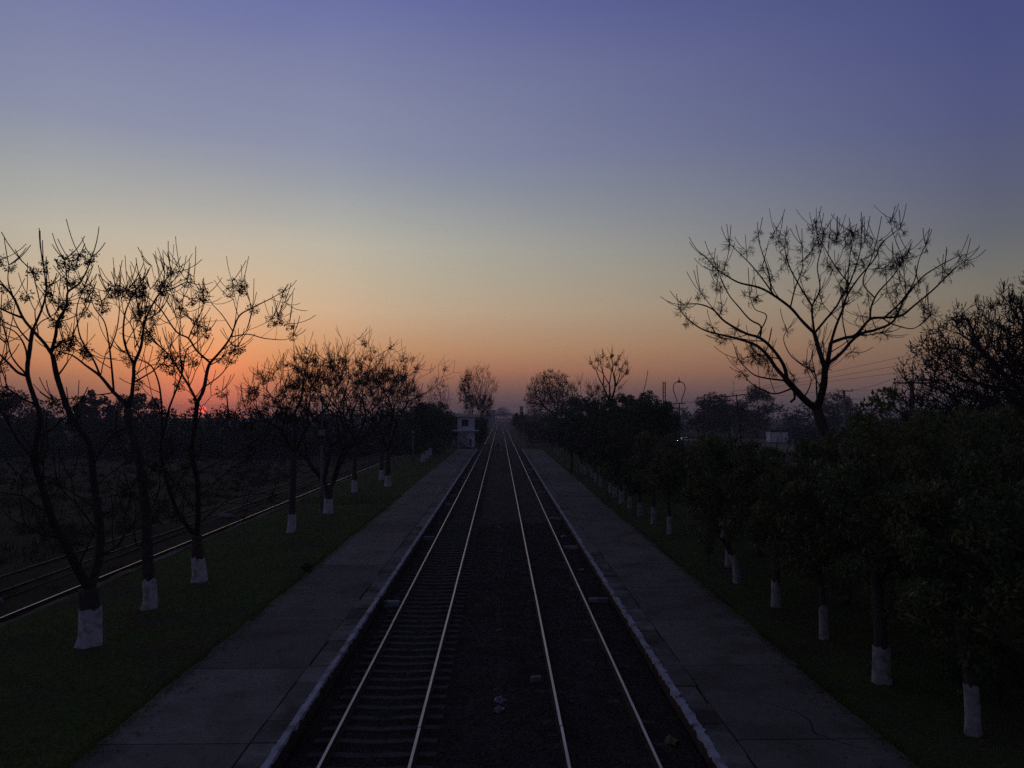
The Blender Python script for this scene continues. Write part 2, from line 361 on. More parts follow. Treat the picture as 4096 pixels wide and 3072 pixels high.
# ballast bed
def bal_z(X, Y):
    z = -.215+.02*np.sin(X*5.1+Y*.7)*np.cos(Y*1.9)+.015*np.sin(Y*6.3+X*3)
    z = z+np.where((X > .0) & (X < 4.1), .045, 0)+.05*np.exp(-((X-.05)/.55)**2)-.03*np.exp(-((X+.9)/.35)**2)
    return z
g = MB(); g.raw(*grid(-4.25, 4.05, PY0, 142, 42, 560, bal_z))
tag(g.build('ballast', M['ballast'], smooth=True), 'dark track ballast between the two platforms', kind='structure')
g = MB(); g.raw(*grid(-6.2, 6.0, 142, 900, 24, 200, lambda X, Y: -.205-.09*np.clip((np.abs(X)-4.3)/1.7, 0, 1)))
tag(g.build('ballast', M['ballast'], smooth=True), 'ballast bed running on beyond the platforms', kind='structure')
g = MB(); g.raw(*grid(-23.6, -15.7, PY0, 330, 16, 160, lambda X, Y: -.15+.03*np.sin(X*2+Y*.4)+.085*np.clip((-X-17.4)/.6, 0, 1)-.2*np.clip((-X-21.4)/2, 0, 1)))
tag(g.build('siding_bed', M['field'], smooth=True), 'overgrown earth bed under the siding tracks', kind='structure')
# loose stones of the ballast: nobody could count them
def stones(n, x0, x1, y0, y1, smin, smax, zf, seed):
    q = np.random.RandomState(seed)
    base = np.array([[1,0,0],[-1,0,0],[0,1,0],[0,-1,0],[0,0,1],[0,0,-1]], float)
    T = np.array([[0,2,4],[2,1,4],[1,3,4],[3,0,4],[2,0,5],[1,2,5],[3,1,5],[0,3,5]])
    x = q.uniform(x0, x1, n); y = y0+(y1-y0)*q.uniform(0, 1, n)**1.35; z = zf(x, y)+.008
    sz = q.uniform(smin, smax, n)[:, None, None]*q.uniform(.55, 1.2, (n, 6, 1)); th = q.uniform(0, 6.28, n); tl = q.normal(0, .5, n)
    v = base[None]*sz*np.array([1, .8, .62])
    c, s_ = np.cos(tl)[:, None], np.sin(tl)[:, None]
    v = np.stack([v[..., 0]*c-v[..., 2]*s_, v[..., 1], v[..., 0]*s_+v[..., 2]*c], -1)
    c, s_ = np.cos(th)[:, None], np.sin(th)[:, None]
    v = np.stack([v[..., 0]*c-v[..., 1]*s_, v[..., 0]*s_+v[..., 1]*c, v[..., 2]], -1)+np.stack([x, y, z], 1)[:, None]
    return v.reshape(-1, 3), (T[None]+(np.arange(n)*6)[:, None, None]).reshape(-1, 3)
g = MB(); V, T = stones(52000, -4.2, 4.0, 10, 48, .022, .048, bal_z, 3); g.raw(V, None, T)
tag(g.build('ballast_stones', M['stone']), 'loose dark ballast stones filling the track bed', kind='stuff')

# ------------------------------------------------------------------ tracks
def rail_mesh(L, name, headmat, web=M['rust']):
    prof = [(-.029,0),(.029,0),(.036,-.012),(.034,-.035),(.010,-.05),(.009,-.13),(.065,-.148),(.068,-.165),(-.068,-.165),(-.065,-.148),(-.009,-.13),(-.010,-.05),(-.034,-.035),(-.036,-.012)]
    k = len(prof); V = [(x, 0, z) for x, z in prof]+[(x, L, z) for x, z in prof]; a = np.arange(k)
    Q = np.stack([a, (a+1) % k, k+(a+1) % k, k+a], 1)[:, ::-1]
    me = mesh_of(name, V, [Q, np.array([a, k+a[::-1]])])
    me.materials.append(headmat); me.materials.append(web)
    mi = [0 if i == 0 else 1 for i in range(k)]+[1, 1]
    me.polygons.foreach_set('material_index', mi); return me
def sleeper_mesh(w=2.6):
    xs = [-w/2, -w*.36, -w*.22, 0, w*.22, w*.36, w/2]; zt = [.0, .012, .0, -.028, .0, .012, .0]; V = []
    for x, z in zip(xs, zt): V += [(x, -.125, -.16), (x, -.10, z), (x, .10, z), (x, .125, -.16)]
    Q = [[i*4+j, i*4+j+1, (i+1)*4+j+1, (i+1)*4+j] for i in range(6) for j in range(3)]+[[0, 1, 2, 3], [27, 26, 25, 24]]
    return mesh_of('sleeper', V, [np.array(Q)])
SLM = sleeper_mesh(); SLM.materials.append(M['sleeper'])
FPM = MB().box((0, 0, -.09), (.045, .5, .06)).mesh('fishplate'); FPM.materials.append(M['rust'])
CLM = MB().box((-.10, 0, 0), (.07, .11, .03)).box((.10, 0, 0), (.07, .11, .03)).mesh('rail_clip'); CLM.materials.append(M['rust'])
def track(name, xa, xb, y0, y1, label, head, sleepers, joints, seed, zs=-.165, spacing=.62, head_far=None):
    rn = rng(seed); root = tag(empty(name, ((xa+xb)/2, y0, 0)), label, 'railway track'); cx = (xa+xb)/2
    for x in (xa, xb):
        y = y0+rn.uniform(-6, 0)
        pieces = []
        while y < joints: pieces.append((y, 12.8)); y += 12.8
        pieces.append((y, y1-y))
        for yy, L in pieces:
            o = link('rail', rail_mesh(L-.014, 'rail', head_far if (head_far and x == xa) else head), None, root)
            o.location = (x-cx, yy-y0, rn.uniform(-.004, .004)); o.rotation_euler = (0, 0, rn.uniform(-.0006, .0006) if L < 20 else 0)
            if yy > y0 and yy < 75:
                for sx in (-.03, .03):
                    f = link('fishplate', FPM, None, root); f.location = (x-cx+sx, yy-y0, -.005)
    y = y0+.3; n = 0
    if sleepers:
        while y < y0+sleepers and n < 290:
            o = link('sleeper', SLM, None, root); o.location = (rn.uniform(-.02, .02), y-y0, zs+rn.uniform(-.012, .006)); o.rotation_euler = (rn.uniform(-.02, .02), rn.uniform(-.006, .006), rn.uniform(-.012, .012))
            y += spacing+rn.uniform(-.03, .03); n += 1
    return root
track('railway_track', -3.48, -1.74, 4, 880, 'left main railway track with bare concrete sleepers and shiny rails', M['rail'], 136, 150, 21)
track('railway_track', 1.33, 3.09, 4, 880, 'right main railway track with sleepers sunk in ballast', M['rail'], 136, 150, 22, zs=-.185)
track('railway_track', -18.3, -16.6, 6, 330, 'siding track nearest the lawn, one rail polished', M['rail'], 0, 60, 23, head_far=M['rust'])
track('railway_track', -20.85, -19.1, 6, 330, 'farther overgrown siding track with dull rails', M['dull'], 0, 60, 24)
# slight bury of the second rail of the nearest siding (weeds cover it)

# concrete beams across the gap between platform wall and rail
BE = [('l', 27.6), ('l', 42), ('l', 57.5), ('l', 63.5), ('l', 81), ('l', 108), ('r', 27.9), ('r', 38.8), ('r', 49.5), ('r', 66), ('r', 78), ('r', 92)]
ords = ['nearest', 'second', 'third', 'fourth', 'fifth', 'sixth']; cnt = {'l': 0, 'r': 0}
for s_, y in BE:
    r_ = rng(int(y*7)); x0, x1 = (-4.24, -3.62) if s_ == 'l' else (3.24, 4.03)
    b = MB(); b.box((0, 0, 0), (abs(x1-x0)-r_.uniform(0, .1), r_.uniform(.16, .24), .22), taper=.95, rz=r_.uniform(-.03, .03))
    o = b.build('concrete_beam', M['beam']); o.location = ((x0+x1)/2, y, -.12)
    k = cnt[s_]; cnt[s_] += 1
    tag(o, f"{ords[k]} pale concrete cross beam between {'left' if s_ == 'l' else 'right'} platform wall and rail", 'beam', 'concrete beams beside the rails')

# ------------------------------------------------------------------ grass and weeds (stuff)
def blades(n, xr, yr, h, w, zf, seed, ybias=1.3, lean=.5):
    q = np.random.RandomState(seed); x = q.uniform(*xr, n); y = yr[0]+(yr[1]-yr[0])*q.uniform(0, 1, n)**ybias; z = zf(x, y)-.01
    th = q.uniform(0, 6.28, n); hh = q.uniform(h[0], h[1], n); lx = q.normal(0, lean, n)*hh; ly = q.normal(0, lean, n)*hh
    dx = np.cos(th)*w/2; dy = np.sin(th)*w/2
    V = np.stack([np.stack([x-dx, y-dy, z], 1), np.stack([x+dx, y+dy, z], 1), np.stack([x+lx, y+ly, z+hh], 1)], 1).reshape(-1, 3)
    return V, np.arange(3*n).reshape(-1, 3)
for nm, xr, lab in (('grass', (-15.2, -7.78), 'short mown grass on the left lawn'), ('grass', (7.58, 16), 'short grass under the trees beside the right platform')):
    g = MB(); V, T = blades(90000, xr, (9, 60), (.04, .10), .022, lawn_z, 31 if xr[0] < 0 else 32, 1.7); g.raw(V, None, T)
    ex = -7.86 if xr[0] < 0 else 7.66; V, T = blades(9000, (ex-.22, ex+.22), (9, 60), (.05, .16), .024, lambda X, Y: np.full_like(X, .27)+.0*Y, 35, 1.5); g.raw(V, None, T)
    V, T = blades(20000, xr, (55, 148), (.06, .14), .05, lawn_z, 33, 1.2); g.raw(V, None, T)
    tag(g.build(nm, M['grass']), lab, 'grass', kind='stuff')
g = MB(); q = np.random.RandomState(8)
for c in range(2600):
    y = 12+170*q.uniform()**1.4; x = -21.6-(14+.75*y)*q.uniform()**1.1 if q.uniform() < .86 else q.uniform(-23, -16.9)
    hh = (.25+.7*q.uniform()**2)*(1 if x < -21.5 else .32); n = 22
    V, T = blades(n, (x-.35*hh-.25, x+.35*hh+.25), (y-.4, y+.4), (hh*.5, hh), .05+.0006*y, lambda X, Y: np.full_like(X, -.28 if x < -22 else -.15), q.randint(1e6), 1, .35); g.raw(V, None, T)
tag(g.build('weeds', M['weeds']), 'rank weeds and dry grass in the field beyond the siding', 'weeds', kind='stuff')

def fallen(n, xr, yr, z, sz, seed):
    q = np.random.RandomState(seed); x = q.uniform(*xr, n); y = yr[0]+(yr[1]-yr[0])*q.uniform(0, 1, n)**1.5; th = q.uniform(0, 6.28, n); L = sz*q.uniform(.5, 1.3, n); tl = q.normal(0, .012, (n, 4))
    a = np.stack([np.cos(th), np.sin(th)], 1)*L[:, None]*.5; b = np.stack([-np.sin(th), np.cos(th)], 1)*L[:, None]*.25; p = np.stack([x, y], 1)
    V = np.stack([np.column_stack([p-a, z+.012+np.abs(tl[:, 0])]), np.column_stack([p+b, z+.010+np.abs(tl[:, 1])]), np.column_stack([p+a, z+.012+np.abs(tl[:, 2])]), np.column_stack([p-b, z+.010+np.abs(tl[:, 3])])], 1).reshape(-1, 3)
    return V, np.arange(4*n).reshape(-1, 4)
g = MB()
for n, xr, z, sd in ((260, (-7.8, -7.2), .305, 1), (120, (-7.2, -5), .305, 2), (420, (6.9, 7.65), .305, 3), (160, (4.8, 6.9), .305, 4), (900, (7.8, 13), .30, 5), (500, (-15, -7.9), .30, 6)):
    V, Q = fallen(n, xr, (10, 48), z, .10, 60+sd); g.raw(V, Q)
tag(g.build('fallen_leaves', M['fallen']), 'dry fallen leaves scattered on the platforms and lawns', 'leaves', kind='stuff')

# ------------------------------------------------------------------ trees
def leaves(mb, centers, n, size, q, spread, droop=.3, elong=2.0):
    """n leaf quads scattered round clump centres"""
    C_ = np.asarray(centers); k = q.randint(0, len(C_), n); d = q.normal(0, 1, (n, 3)); d /= np.linalg.norm(d, axis=1)[:, None]
    rr = spread*q.uniform(.25, 1, n)**.5; P = C_[k]+d*rr[:, None]*np.array([1, 1, .8])
    a = q.normal(0, 1, (n, 3)); a[:, 2] -= droop; a /= np.linalg.norm(a, axis=1)[:, None]
    b = np.cross(a, q.normal(0, 1, (n, 3))); b /= np.linalg.norm(b, axis=1)[:, None]+1e-6
    L = size*q.uniform(.6, 1.3, n)[:, None]; W = L/elong
    V = np.stack([P-a*L*.5, P+b*W*.5, P+a*L*.5, P-b*W*.5], 1).reshape(-1, 3)
    mb.raw(V, np.arange(4*n).reshape(-1, 4))
def clumps(q, n, c, rad, shell=.55, zflat=None):
    out = []
    while len(out) < n:
        d = q.normal(0, 1, 3); d /= np.linalg.norm(d); r = shell+(1-shell)*q.uniform()**.6
        p = np.array(c)+d*r*np.array(rad)
        out.append(p)
    return np.array(out)
def limb_path(p, d, L, rn, up=.25, wob=.12, seg=5):
    P = [np.array(p, float)]; d = unit(np.array(d, float))
    for i in range(seg):
        d = unit(d+np.array([0, 0, up/seg*1.6])+rdir(rn)*wob); P.append(P[-1]+d*L/seg)
    return np.array(P), d
class Tree:
    def __init__(s, name, base, label, cat='tree', group=None, seed=1):
        s.root = tag(empty(name, base), label, cat, group); s.base = np.array(base, float)
        s.tn = (2, 2, 3, 3); s.trunk = MB(); s.crown = MB(); s.lv = MB(); s.rn = rng(seed); s.q = np.random.RandomState(seed); s.fr = []
    def loc(s, P): return np.asarray(P)-s.base
    def tuft(s, p, d, r=.018, n=None, L=(.65, 1.25), tw=.0165):
        rn = s.rn
        for _ in range(n or rn.choice(s.tn)):
            dd = unit(d*.62+rdir(rn)*.72+np.array([0, 0, .05])); Lh = rn.uniform(*L)
            P = [np.array(p)]
            for i in range(4):
                dd = unit(dd+np.array([0, 0, .22])+rdir(rn)*.05); P.append(P[-1]+dd*Lh/4)
            s.crown.tube(s.loc(P), np.linspace(min(r, tw*1.15), tw*.72, 5), 4)
    def grow(s, p, d, L, r, lev, up=.3, spread=.62, fruit=.6, nf=None, wob=.12):
        rn = s.rn; P, d2 = limb_path(p, d, L, rn, up, wob); re = r*.72 if lev else max(r*.7, .014)
        s.crown.tube(s.loc(P), np.linspace(r, re, len(P)), 6 if r > .05 else 4, jit=.06, rn=rn)
        if lev <= 0:
            s.tuft(P[-1], d2, re)
            if rn.random() < fruit: s.fr.append(P[-1])
            return
        n = nf or (2 if rn.random() < .78 else 3)
        ax = unit(np.cross(d2, rdir(rn))); bx = np.cross(d2, ax); ph = rn.uniform(0, 6.28)
        for i in range(n):
            a = ph+i*2*math.pi/n+rn.uniform(-.4, .4); sp = spread*rn.uniform(.65, 1.2)
            nd_ = unit(d2*math.cos(sp)+(ax*math.cos(a)+bx*math.sin(a))*math.sin(sp))
            s.grow(P[-1], nd_, L*rn.uniform(.66, .9), re*(.80 if n == 2 else .72), lev-1, up, spread, fruit, None, wob)
        if rn.random() < .4 and lev > 1:
            q = P[len(P)//2]; s.grow(q, unit(d2+rdir(rn)*.9), L*.55, re*.4, max(0, lev-3), up, spread, fruit)
    def finish(s, bark=None, twig=None, leafm=None, fruitm=None, white=None, lmax=120):
        if s.trunk.n: s.trunk.build('trunk', bark or M['bark'], s.root, smooth=True)
        if s.crown.n: s.crown.build('crown', twig or M['twig'], s.root, smooth=True)
        if s.lv.n: s.lv.build('foliage' if s.crown.n else 'crown', leafm or M['leaf'], s.root)
        for i, p in enumerate(s.fr[:lmax] if fruitm else []):
            o = link('fruit_cluster', s.rn.choice(fruitm), None, s.root); o.location = s.loc(p)-np.array([0, 0, .05])
            k = s.rn.uniform(.75, 1.2); o.scale = (k, k, k); o.rotation_euler = (s.rn.uniform(-.3, .3), s.rn.uniform(-.3, .3), s.rn.uniform(0, 6.28))
        return s.root
    def white(s, r0, r1, h, rn_seed=0, path=None, flare=.25, m_='white'):
        """whitewashed foot of the trunk with a ragged top, following the trunk"""
        rn = rng(rn_seed+5); k = 18; V = []; rows = 8
        P = s.loc(path) if path is not None else np.array([[0, 0, -.1], [0, 0, 3.]])
        for i in range(rows):
            t = i/(rows-1); z = -.08+(h+.08)*t; rr = (r0+(r1-r0)*t)*(1+flare*math.exp(-t*6)); ox = np.interp(z, P[:, 2], P[:, 0]); oy = np.interp(z, P[:, 2], P[:, 1])
            for j in range(k):
                a = 2*math.pi*j/k; lob = 1+.05*math.sin(3*a+rn_seed)+.09*math.exp(-t*4)*math.sin(5*a+rn_seed*2)
                zz = z+(rn.uniform(-.09, .06) if i == rows-1 else 0)
                V.append((ox+rr*lob*math.cos(a)*1.11, oy+rr*lob*math.sin(a)*1.11, zz))
        a = np.arange(k); b_ = (a+1) % k
        Q = np.concatenate([np.stack([i*k+a, i*k+b_, (i+1)*k+b_, (i+1)*k+a], 1) for i in range(rows-1)])
        m = MB(); m.raw(V, Q); m.build('whitewash', M[m_], s.root, smooth=True)

def fruit_mesh(seed, nb, R, br, stalk=.005, down=.4):
    rn = rng(seed); m = MB(); oct_ = np.array([[1,0,0],[-1,0,0],[0,1,0],[0,-1,0],[0,0,1],[0,0,-1]], float)
    T = np.array([[0,2,4],[2,1,4],[1,3,4],[3,0,4],[2,0,5],[1,2,5],[3,1,5],[0,3,5]])
    for b in range(9):
        d = unit(rdir(rn)+np.array([0, 0, -down])); m_ = d*R*rn.uniform(.4, .65)
        m.tube([np.zeros(3), m_*.6, m_], [stalk*1.3, stalk, stalk], 3, cap=False)
        for i in range(max(1, nb//9)):
            e = m_+unit(rdir(rn)+d*.5+np.array([0, 0, -.2]))*R*rn.uniform(.2, .55)
            m.tube([m_, (m_+e)/2+rdir(rn)*.01, e], stalk*.7, 3, cap=False)
            if br: m.raw(oct_*br*rn.uniform(.8, 1.2)+e, None, T)
    return m.mesh('fruit_cluster')
FRUIT = [fruit_mesh(i, 81, .27, .023) for i in range(4)]
WISP = [fruit_mesh(20+i, 72, .42, .012 if i else 0, .0075, .1) for i in range(3)]
for m_ in FRUIT: m_.materials.append(M['fruit'])
for m_ in WISP: m_.materials.append(M['twig'])

def traced(t, Y, conv, limbs, depth_seed, sec=1.0, spawn=.85, lev=1, fruit=.6, tuftL=(.55, 1.1), yspan=.75, trunk_n=1, slen=(.7, 1.5), tw=.0165, thin=.70, low=1.0, tn=(2, 2, 3, 3)):
    """limbs: list of (list of (x,y), r0, r1) in picture units; each gets its own distance so the crown is round"""
    rn = rng(depth_seed); nodes = []
    for li, (pts, r0, r1) in enumerate(limbs):
        P2 = np.array([conv(*p) for p in pts]); 
        if li == 0 or not nodes: off0 = 0.0
        else:
            A = np.array([n[:2] for n in nodes]); d = np.linalg.norm(A-P2[0], axis=1); j = int(np.argmin(d)); off0 = nodes[j][2]; P2[0] = A[j]
        S = spline(np.column_stack([P2, np.zeros(len(P2))]), 3.0)[:, :2]
        arc = np.concatenate([[0], np.cumsum(np.linalg.norm(np.diff(S, axis=0), axis=1))])*Y/F
        sl = 0 if li < trunk_n else rn.choice((-1, 1))*rn.uniform(.3, 1.0)*yspan
        off = off0+sl*arc*(1-.25*arc/(arc[-1]+1e-6))
        P = np.array([at(S[i, 0], S[i, 1], Y+off[i]) for i in range(len(S))])
        kk = 1.0 if li < trunk_n else thin
        rad = np.linspace(r0, r1, len(S))*kk
        if li < trunk_n:
            P[0] = t.base-np.array([0, 0, .1])
            t.trunk.tube(t.loc(P), rad, 12, jit=.03, rn=rn); TP = P
        else: t.crown.tube(t.loc(P), rad, 8 if r0 > .08 else 6, jit=.05, rn=rn)
        nodes += [(S[i, 0], S[i, 1], off[i]) for i in range(len(S))]
        if li < trunk_n: continue
        d_end = unit(P[-1]-P[-3]); 
        if r1 < .05:
            t.tuft(P[-1], d_end, r1, n=rn.choice(tn)+1, L=tuftL, tw=tw)
            if rn.random() < fruit+.2: t.fr.append(P[-1])
        acc = rn.uniform(.3, .8)*sec; last = 0
        for i in range(2, len(P)-1):
            big = rad[i] > .05
            if arc[i]-last > acc and rad[i] < .17 and (arc[i] > .15*arc[-1]):
                last = arc[i]; acc = rn.uniform(.45, 1.0)*sec
                if rn.random() > spawn: continue
                dd = unit(P[i+1]-P[i-1]); side = unit(np.cross(dd, rdir(rn)))
                L = rn.uniform(*slen)*(.32+.8*(1-i/len(P)))*(1.5*low if big else 1)
                t.grow(P[i], unit(dd*.5+side*.9+np.array([0, 0, .2])), L, min(rad[i]*.5, .026 if not big else .030), (lev+1 if big and low > .9 else lev) if rn.random() < .55 else 0, .22, .62, fruit)
    return TP

c1 = lambda x, y: (.13563*x, 200+.13563*y)
c2 = lambda x, y: (.13563*x, 400+.13563*y)
c6 = lambda x, y: (650+.16908*x, 187.5+.16908*y)
def C2(l): return [(x, y+1474.6) for x, y in l]        # same scale, lower window, in upper-window units
GL = 'whitewashed chinaberry trees on the left lawn'

# nearest tree: double stem
t = Tree('chinaberry_tree', (-11.7, 21.8, .24), 'nearest chinaberry on left lawn, double stem on the widest whitewashed foot', group=GL, seed=101)
TP = traced(t, 21.8, c1, [
    (C2([(664, 1770), (662, 1520), (652, 1390)]), .27, .27),
    (C2([(640, 1400), (560, 1220), (490, 1080), (400, 920), (370, 830), (300, 600), (240, 420)]), .19, .13),
    (C2([(240, 420), (280, 250), (290, 100)])+[(205, 1300), (220, 1100), (240, 960)], .11, .075),
    ([(240, 960), (310, 800), (340, 660), (320, 480)], .05, .022),
    ([(200, 1310), (130, 1270), (60, 1200), (0, 1140)], .06, .035),
    ([(215, 1250), (190, 1100), (120, 980), (0, 920)], .045, .02),
    (C2([(240, 420), (150, 320), (40, 130)])+[(-60, 1480), (-90, 1300)], .08, .04),
    (C2([(680, 1400), (720, 1200), (740, 1000), (720, 800), (690, 600), (660, 330), (560, 180), (480, 30)])+[(480, 1490), (420, 1300), (390, 1150)], .20, .115),
    ([(390, 1150), (330, 1060), (250, 970), (170, 870), (100, 720), (20, 630), (-60, 600)], .085, .04),
    ([(165, 870), (90, 840), (0, 800), (-60, 790)], .06, .03),
    ([(395, 1120), (410, 1000), (425, 900), (490, 780), (500, 680), (580, 620), (640, 520), (675, 420)], .085, .024),
    ([(500, 680), (490, 560), (478, 440)], .035, .02),
    ([(400, 1110), (425, 1075), (452, 1040)], .075, .062),
    ([(425, 900), (360, 850), (335, 740), (345, 640)], .035, .018),
    ([(100, 720), (60, 600), (65, 480)], .035, .018),
    ([(250, 980), (300, 900), (400, 840), (470, 740)], .03, .016),
    (C2([(750, 1150), (860, 1080), (940, 960), (1010, 890), (1150, 810), (1300, 840)]), .06, .018),
    (C2([(480, 1070), (360, 990), (320, 960)]), .03, .018),
    (C2([(700, 640), (790, 560), (900, 480), (960, 400)]), .035, .016),
], 5, tuftL=(.55, 1.15), slen=(.5, 1.25), sec=1.05, lev=0)
t.white(.27, .265, 1.02, 1, TP)
t.finish(fruitm=FRUIT)

t = Tree('chinaberry_tree', (-11.8, 25.7, .24), 'slim single chinaberry on left lawn, second whitewashed trunk from the camera', group=GL, seed=102)
TP = traced(t, 25.7, c1, [
    (C2([(1110, 1510), (1100, 1310), (1090, 1200), (1080, 900), (1050, 600), (1020, 400), (960, 200), (940, 60)]), .20, .13),
    (C2([(940, 60)])+[(930, 1500), (840, 1420), (740, 1300), (640, 1225), (540, 1150), (440, 1115)], .105, .03),
    (C2([(940, 60)])+[(970, 1450), (985, 1300), (990, 1210), (1040, 1080), (1065, 910), (1120, 780), (1180, 690), (1260, 660), (1380, 600)], .11, .022),
    ([(990, 1210), (940, 1120), (910, 1000), (920, 850), (960, 740), (1040, 600)], .06, .02),
    ([(740, 1300), (690, 1180), (600, 1030), (570, 900), (570, 780), (620, 640)], .05, .018),
    ([(840, 1420), (820, 1200), (800, 1040), (770, 900), (700, 800), (660, 700)], .055, .018),
    ([(810, 1100), (860, 960), (880, 780), (850, 640)], .035, .016),
    ([(1065, 910), (1080, 760), (1060, 700), (1010, 660)], .03, .016),
    ([(1180, 690), (1200, 600), (1215, 540)], .03, .016),
    (C2([(1085, 1000), (1020, 1080), (990, 980), (1000, 780), (960, 660)]), .04, .018),
    (C2([(1070, 850), (1140, 760), (1180, 600), (1150, 500)]), .035, .016),
    ([(985, 1290), (1080, 1230), (1180, 1210), (1280, 1230)], .03, .016),
], 6, tuftL=(.5, 1.1), slen=(.6, 1.5), sec=1.1)
t.white(.205, .19, 1.0, 2, TP); t.finish(fruitm=FRUIT)

t = Tree('chinaberry_tree', (-11.7, 29.6, .24), 'chinaberry on left lawn right in front of the setting sun, third trunk', group=GL, seed=103)
TP = traced(t, 29.6, c1, [
    (C2([(1475, 1325), (1460, 1150), (1450, 1000)]), .24, .20),
    (C2([(1450, 1000), (1380, 930), (1290, 780), (1220, 560), (1185, 400)]), .13, .10),
    (C2([(1185, 400), (1195, 200)])+[(1190, 1500), (1170, 1350), (1120, 1230), (1040, 1180), (930, 1130)], .075, .025),
    (C2([(1190, 300), (1240, 90)])+[(1260, 1500), (1310, 1370), (1345, 1270), (1375, 1110), (1450, 1050), (1520, 970)], .075, .022),
    (C2([(1455, 1000), (1460, 880), (1455, 600), (1410, 400), (1430, 250), (1450, 60)])+[(1455, 1490)], .15, .12),
    ([(1455, 1490), (1380, 1350), (1250, 1150), (1160, 1060), (1060, 930), (1000, 850)], .075, .02),
    ([(1455, 1490), (1500, 1400), (1530, 1250), (1550, 1200)], .10, .085),
    ([(1550, 1200), (1450, 1110), (1390, 1020), (1300, 970), (1180, 800), (1060, 690)], .06, .02),
    ([(1550, 1200), (1630, 1110), (1700, 1010), (1760, 860), (1850, 800), (1990, 730), (2080, 680)], .07, .02),
    ([(1700, 1000), (1830, 990), (1950, 1020), (2100, 1030), (2160, 1000)], .035, .016),
    ([(1340, 1280), (1320, 1050), (1330, 900), (1320, 760)], .04, .016),
    ([(1390, 1020), (1440, 900), (1500, 790), (1500, 700)], .035, .016),
    ([(1720, 960), (1640, 850), (1560, 760), (1530, 690)], .035, .016),
    ([(1850, 800), (1830, 700), (1790, 650)], .025, .014),
    (C2([(1470, 920), (1600, 800), (1700, 730), (1900, 690), (2000, 700)]), .05, .018),
    (C2([(1440, 560), (1560, 480), (1700, 420), (1850, 330)]), .035, .016),
], 8, tuftL=(.4, .9), slen=(.6, 1.4), sec=1.05)
t.white(.245, .225, 1.0, 3, TP, flare=.35); t.finish(fruitm=FRUIT)

def chinaberry(base, H, label, seed, r=.16, fork=2.6, lev=4, nmain=3, leafy=0, L0=None, spread=.68, lean=(0, 0), white=True, group=GL, fruit=.75, fm=None, lmax=90, name='chinaberry_tree', nstem=1, wh=1.0):
    t = Tree(name, base, label, group=group, seed=seed); rn = t.rn; B = t.base
    for st in range(nstem):
        dx = (st-(nstem-1)/2)*.5
        P = [B+np.array([0, 0, -.1]), B+np.array([lean[0]*.4+dx*.1, lean[1]*.4, fork*.35]), B+np.array([lean[0]*.8+dx*.6, lean[1]*.8, fork*.75]), B+np.array([lean[0]+dx*1.4, lean[1], fork])]
        P = spline(P, .3); t.trunk.tube(t.loc(P), np.linspace(r*1.05, r*.8, len(P))/(1 if nstem == 1 else 1.3), 10, jit=.04, rn=rn)
        L = L0 or (H-fork)/3.0; ph = rn.uniform(0, 6.28)
        for i in range(nmain):
            a = ph+i*2*math.pi/nmain+rn.uniform(-.3, .3); d = np.array([math.cos(a)*.55+dx, math.sin(a)*.55, 1])
            t.grow(P[-1], d, L*rn.uniform(.85, 1.15), r*(.62 if nmain > 2 else .7), lev, .14, spread, fruit)
    if leafy:
        tips = np.array(t.fr) if len(t.fr) else np.array([P[-1]])
        mb = MB(); leaves(mb, tips, leafy, .16, t.q, .45, .5, 2.6); mb.V = [v-B for v in mb.V]; t.lv = mb
    if white: t.white(r*1.10, r*1.02, wh, seed, None if nstem > 1 else P)
    return t.finish(fruitm=fm or FRUIT, leafm=M['leaf_dark'], lmax=lmax)
chinaberry((-11.6, 42.2, .24), 9.6, 'chinaberry on left lawn with tall bare trunk, just left of the floodlight pole', 114, r=.19, fork=4.4, lev=4, nmain=3, fruit=.85, lean=(.1, 0))
chinaberry((-11.3, 49.9, .24), 11.4, 'twin stemmed chinaberry on left lawn right behind the floodlight pole', 125, r=.24, fork=2.2, lev=5, nmain=2, nstem=2, fruit=.7, L0=2.2)
chinaberry((-12.2, 63.4, .24), 11.4, 'chinaberry on left lawn with a few leaves, beyond the floodlight pole', 116, r=.20, fork=4.2, lev=4, leafy=1300, fruit=.5)
chinaberry((-10.2, 68.7, .24), 10.6, 'leafy topped chinaberry on left lawn, trunk closest to the platform', 127, r=.25, fork=3.2, lev=4, leafy=2200, nmain=3, fruit=.5)
chinaberry((-11.9, 75.9, .24), 9.8, 'chinaberry half hidden behind the leafy topped one on left lawn', 118, r=.2, fork=3.5, lev=4, leafy=1900, fruit=.5)
for i, (x, y, h) in enumerate([(-10.6, 103.8, 8.2), (-10.9, 111.8, 8.6), (-11.2, 120.1, 9.0), (-10.4, 127.6, 8.4)]):
    t = Tree('leafy_tree', (x, y, .24), f"{['first', 'second', 'third', 'fourth'][i]} of the four small dark leafy trees at the far end of left lawn", group='dark leafy trees at the far end of the left lawn', seed=140+i)
    P = spline([t.base-[0, 0, .1], t.base+[.1, 0, 1.5], t.base+[0, .1, 3]], .4); t.trunk.tube(t.loc(P), np.linspace(.26, .18, len(P)), 8)
    for k in range(4): t.grow(P[-1], np.array([math.cos(k*1.6), math.sin(k*1.6), 1]), 1.8, .1, 2, .2)
    cl = clumps(t.q, 46, (0, 0, h*.62), (2.6, 2.6, h*.34), .5); leaves(t.lv, cl, 5200, .30, t.q, .75, .4)
    t.white(.29, .26, 1.15, i+40, P); t.fr = []; t.finish(leafm=M['leaf_dark'])

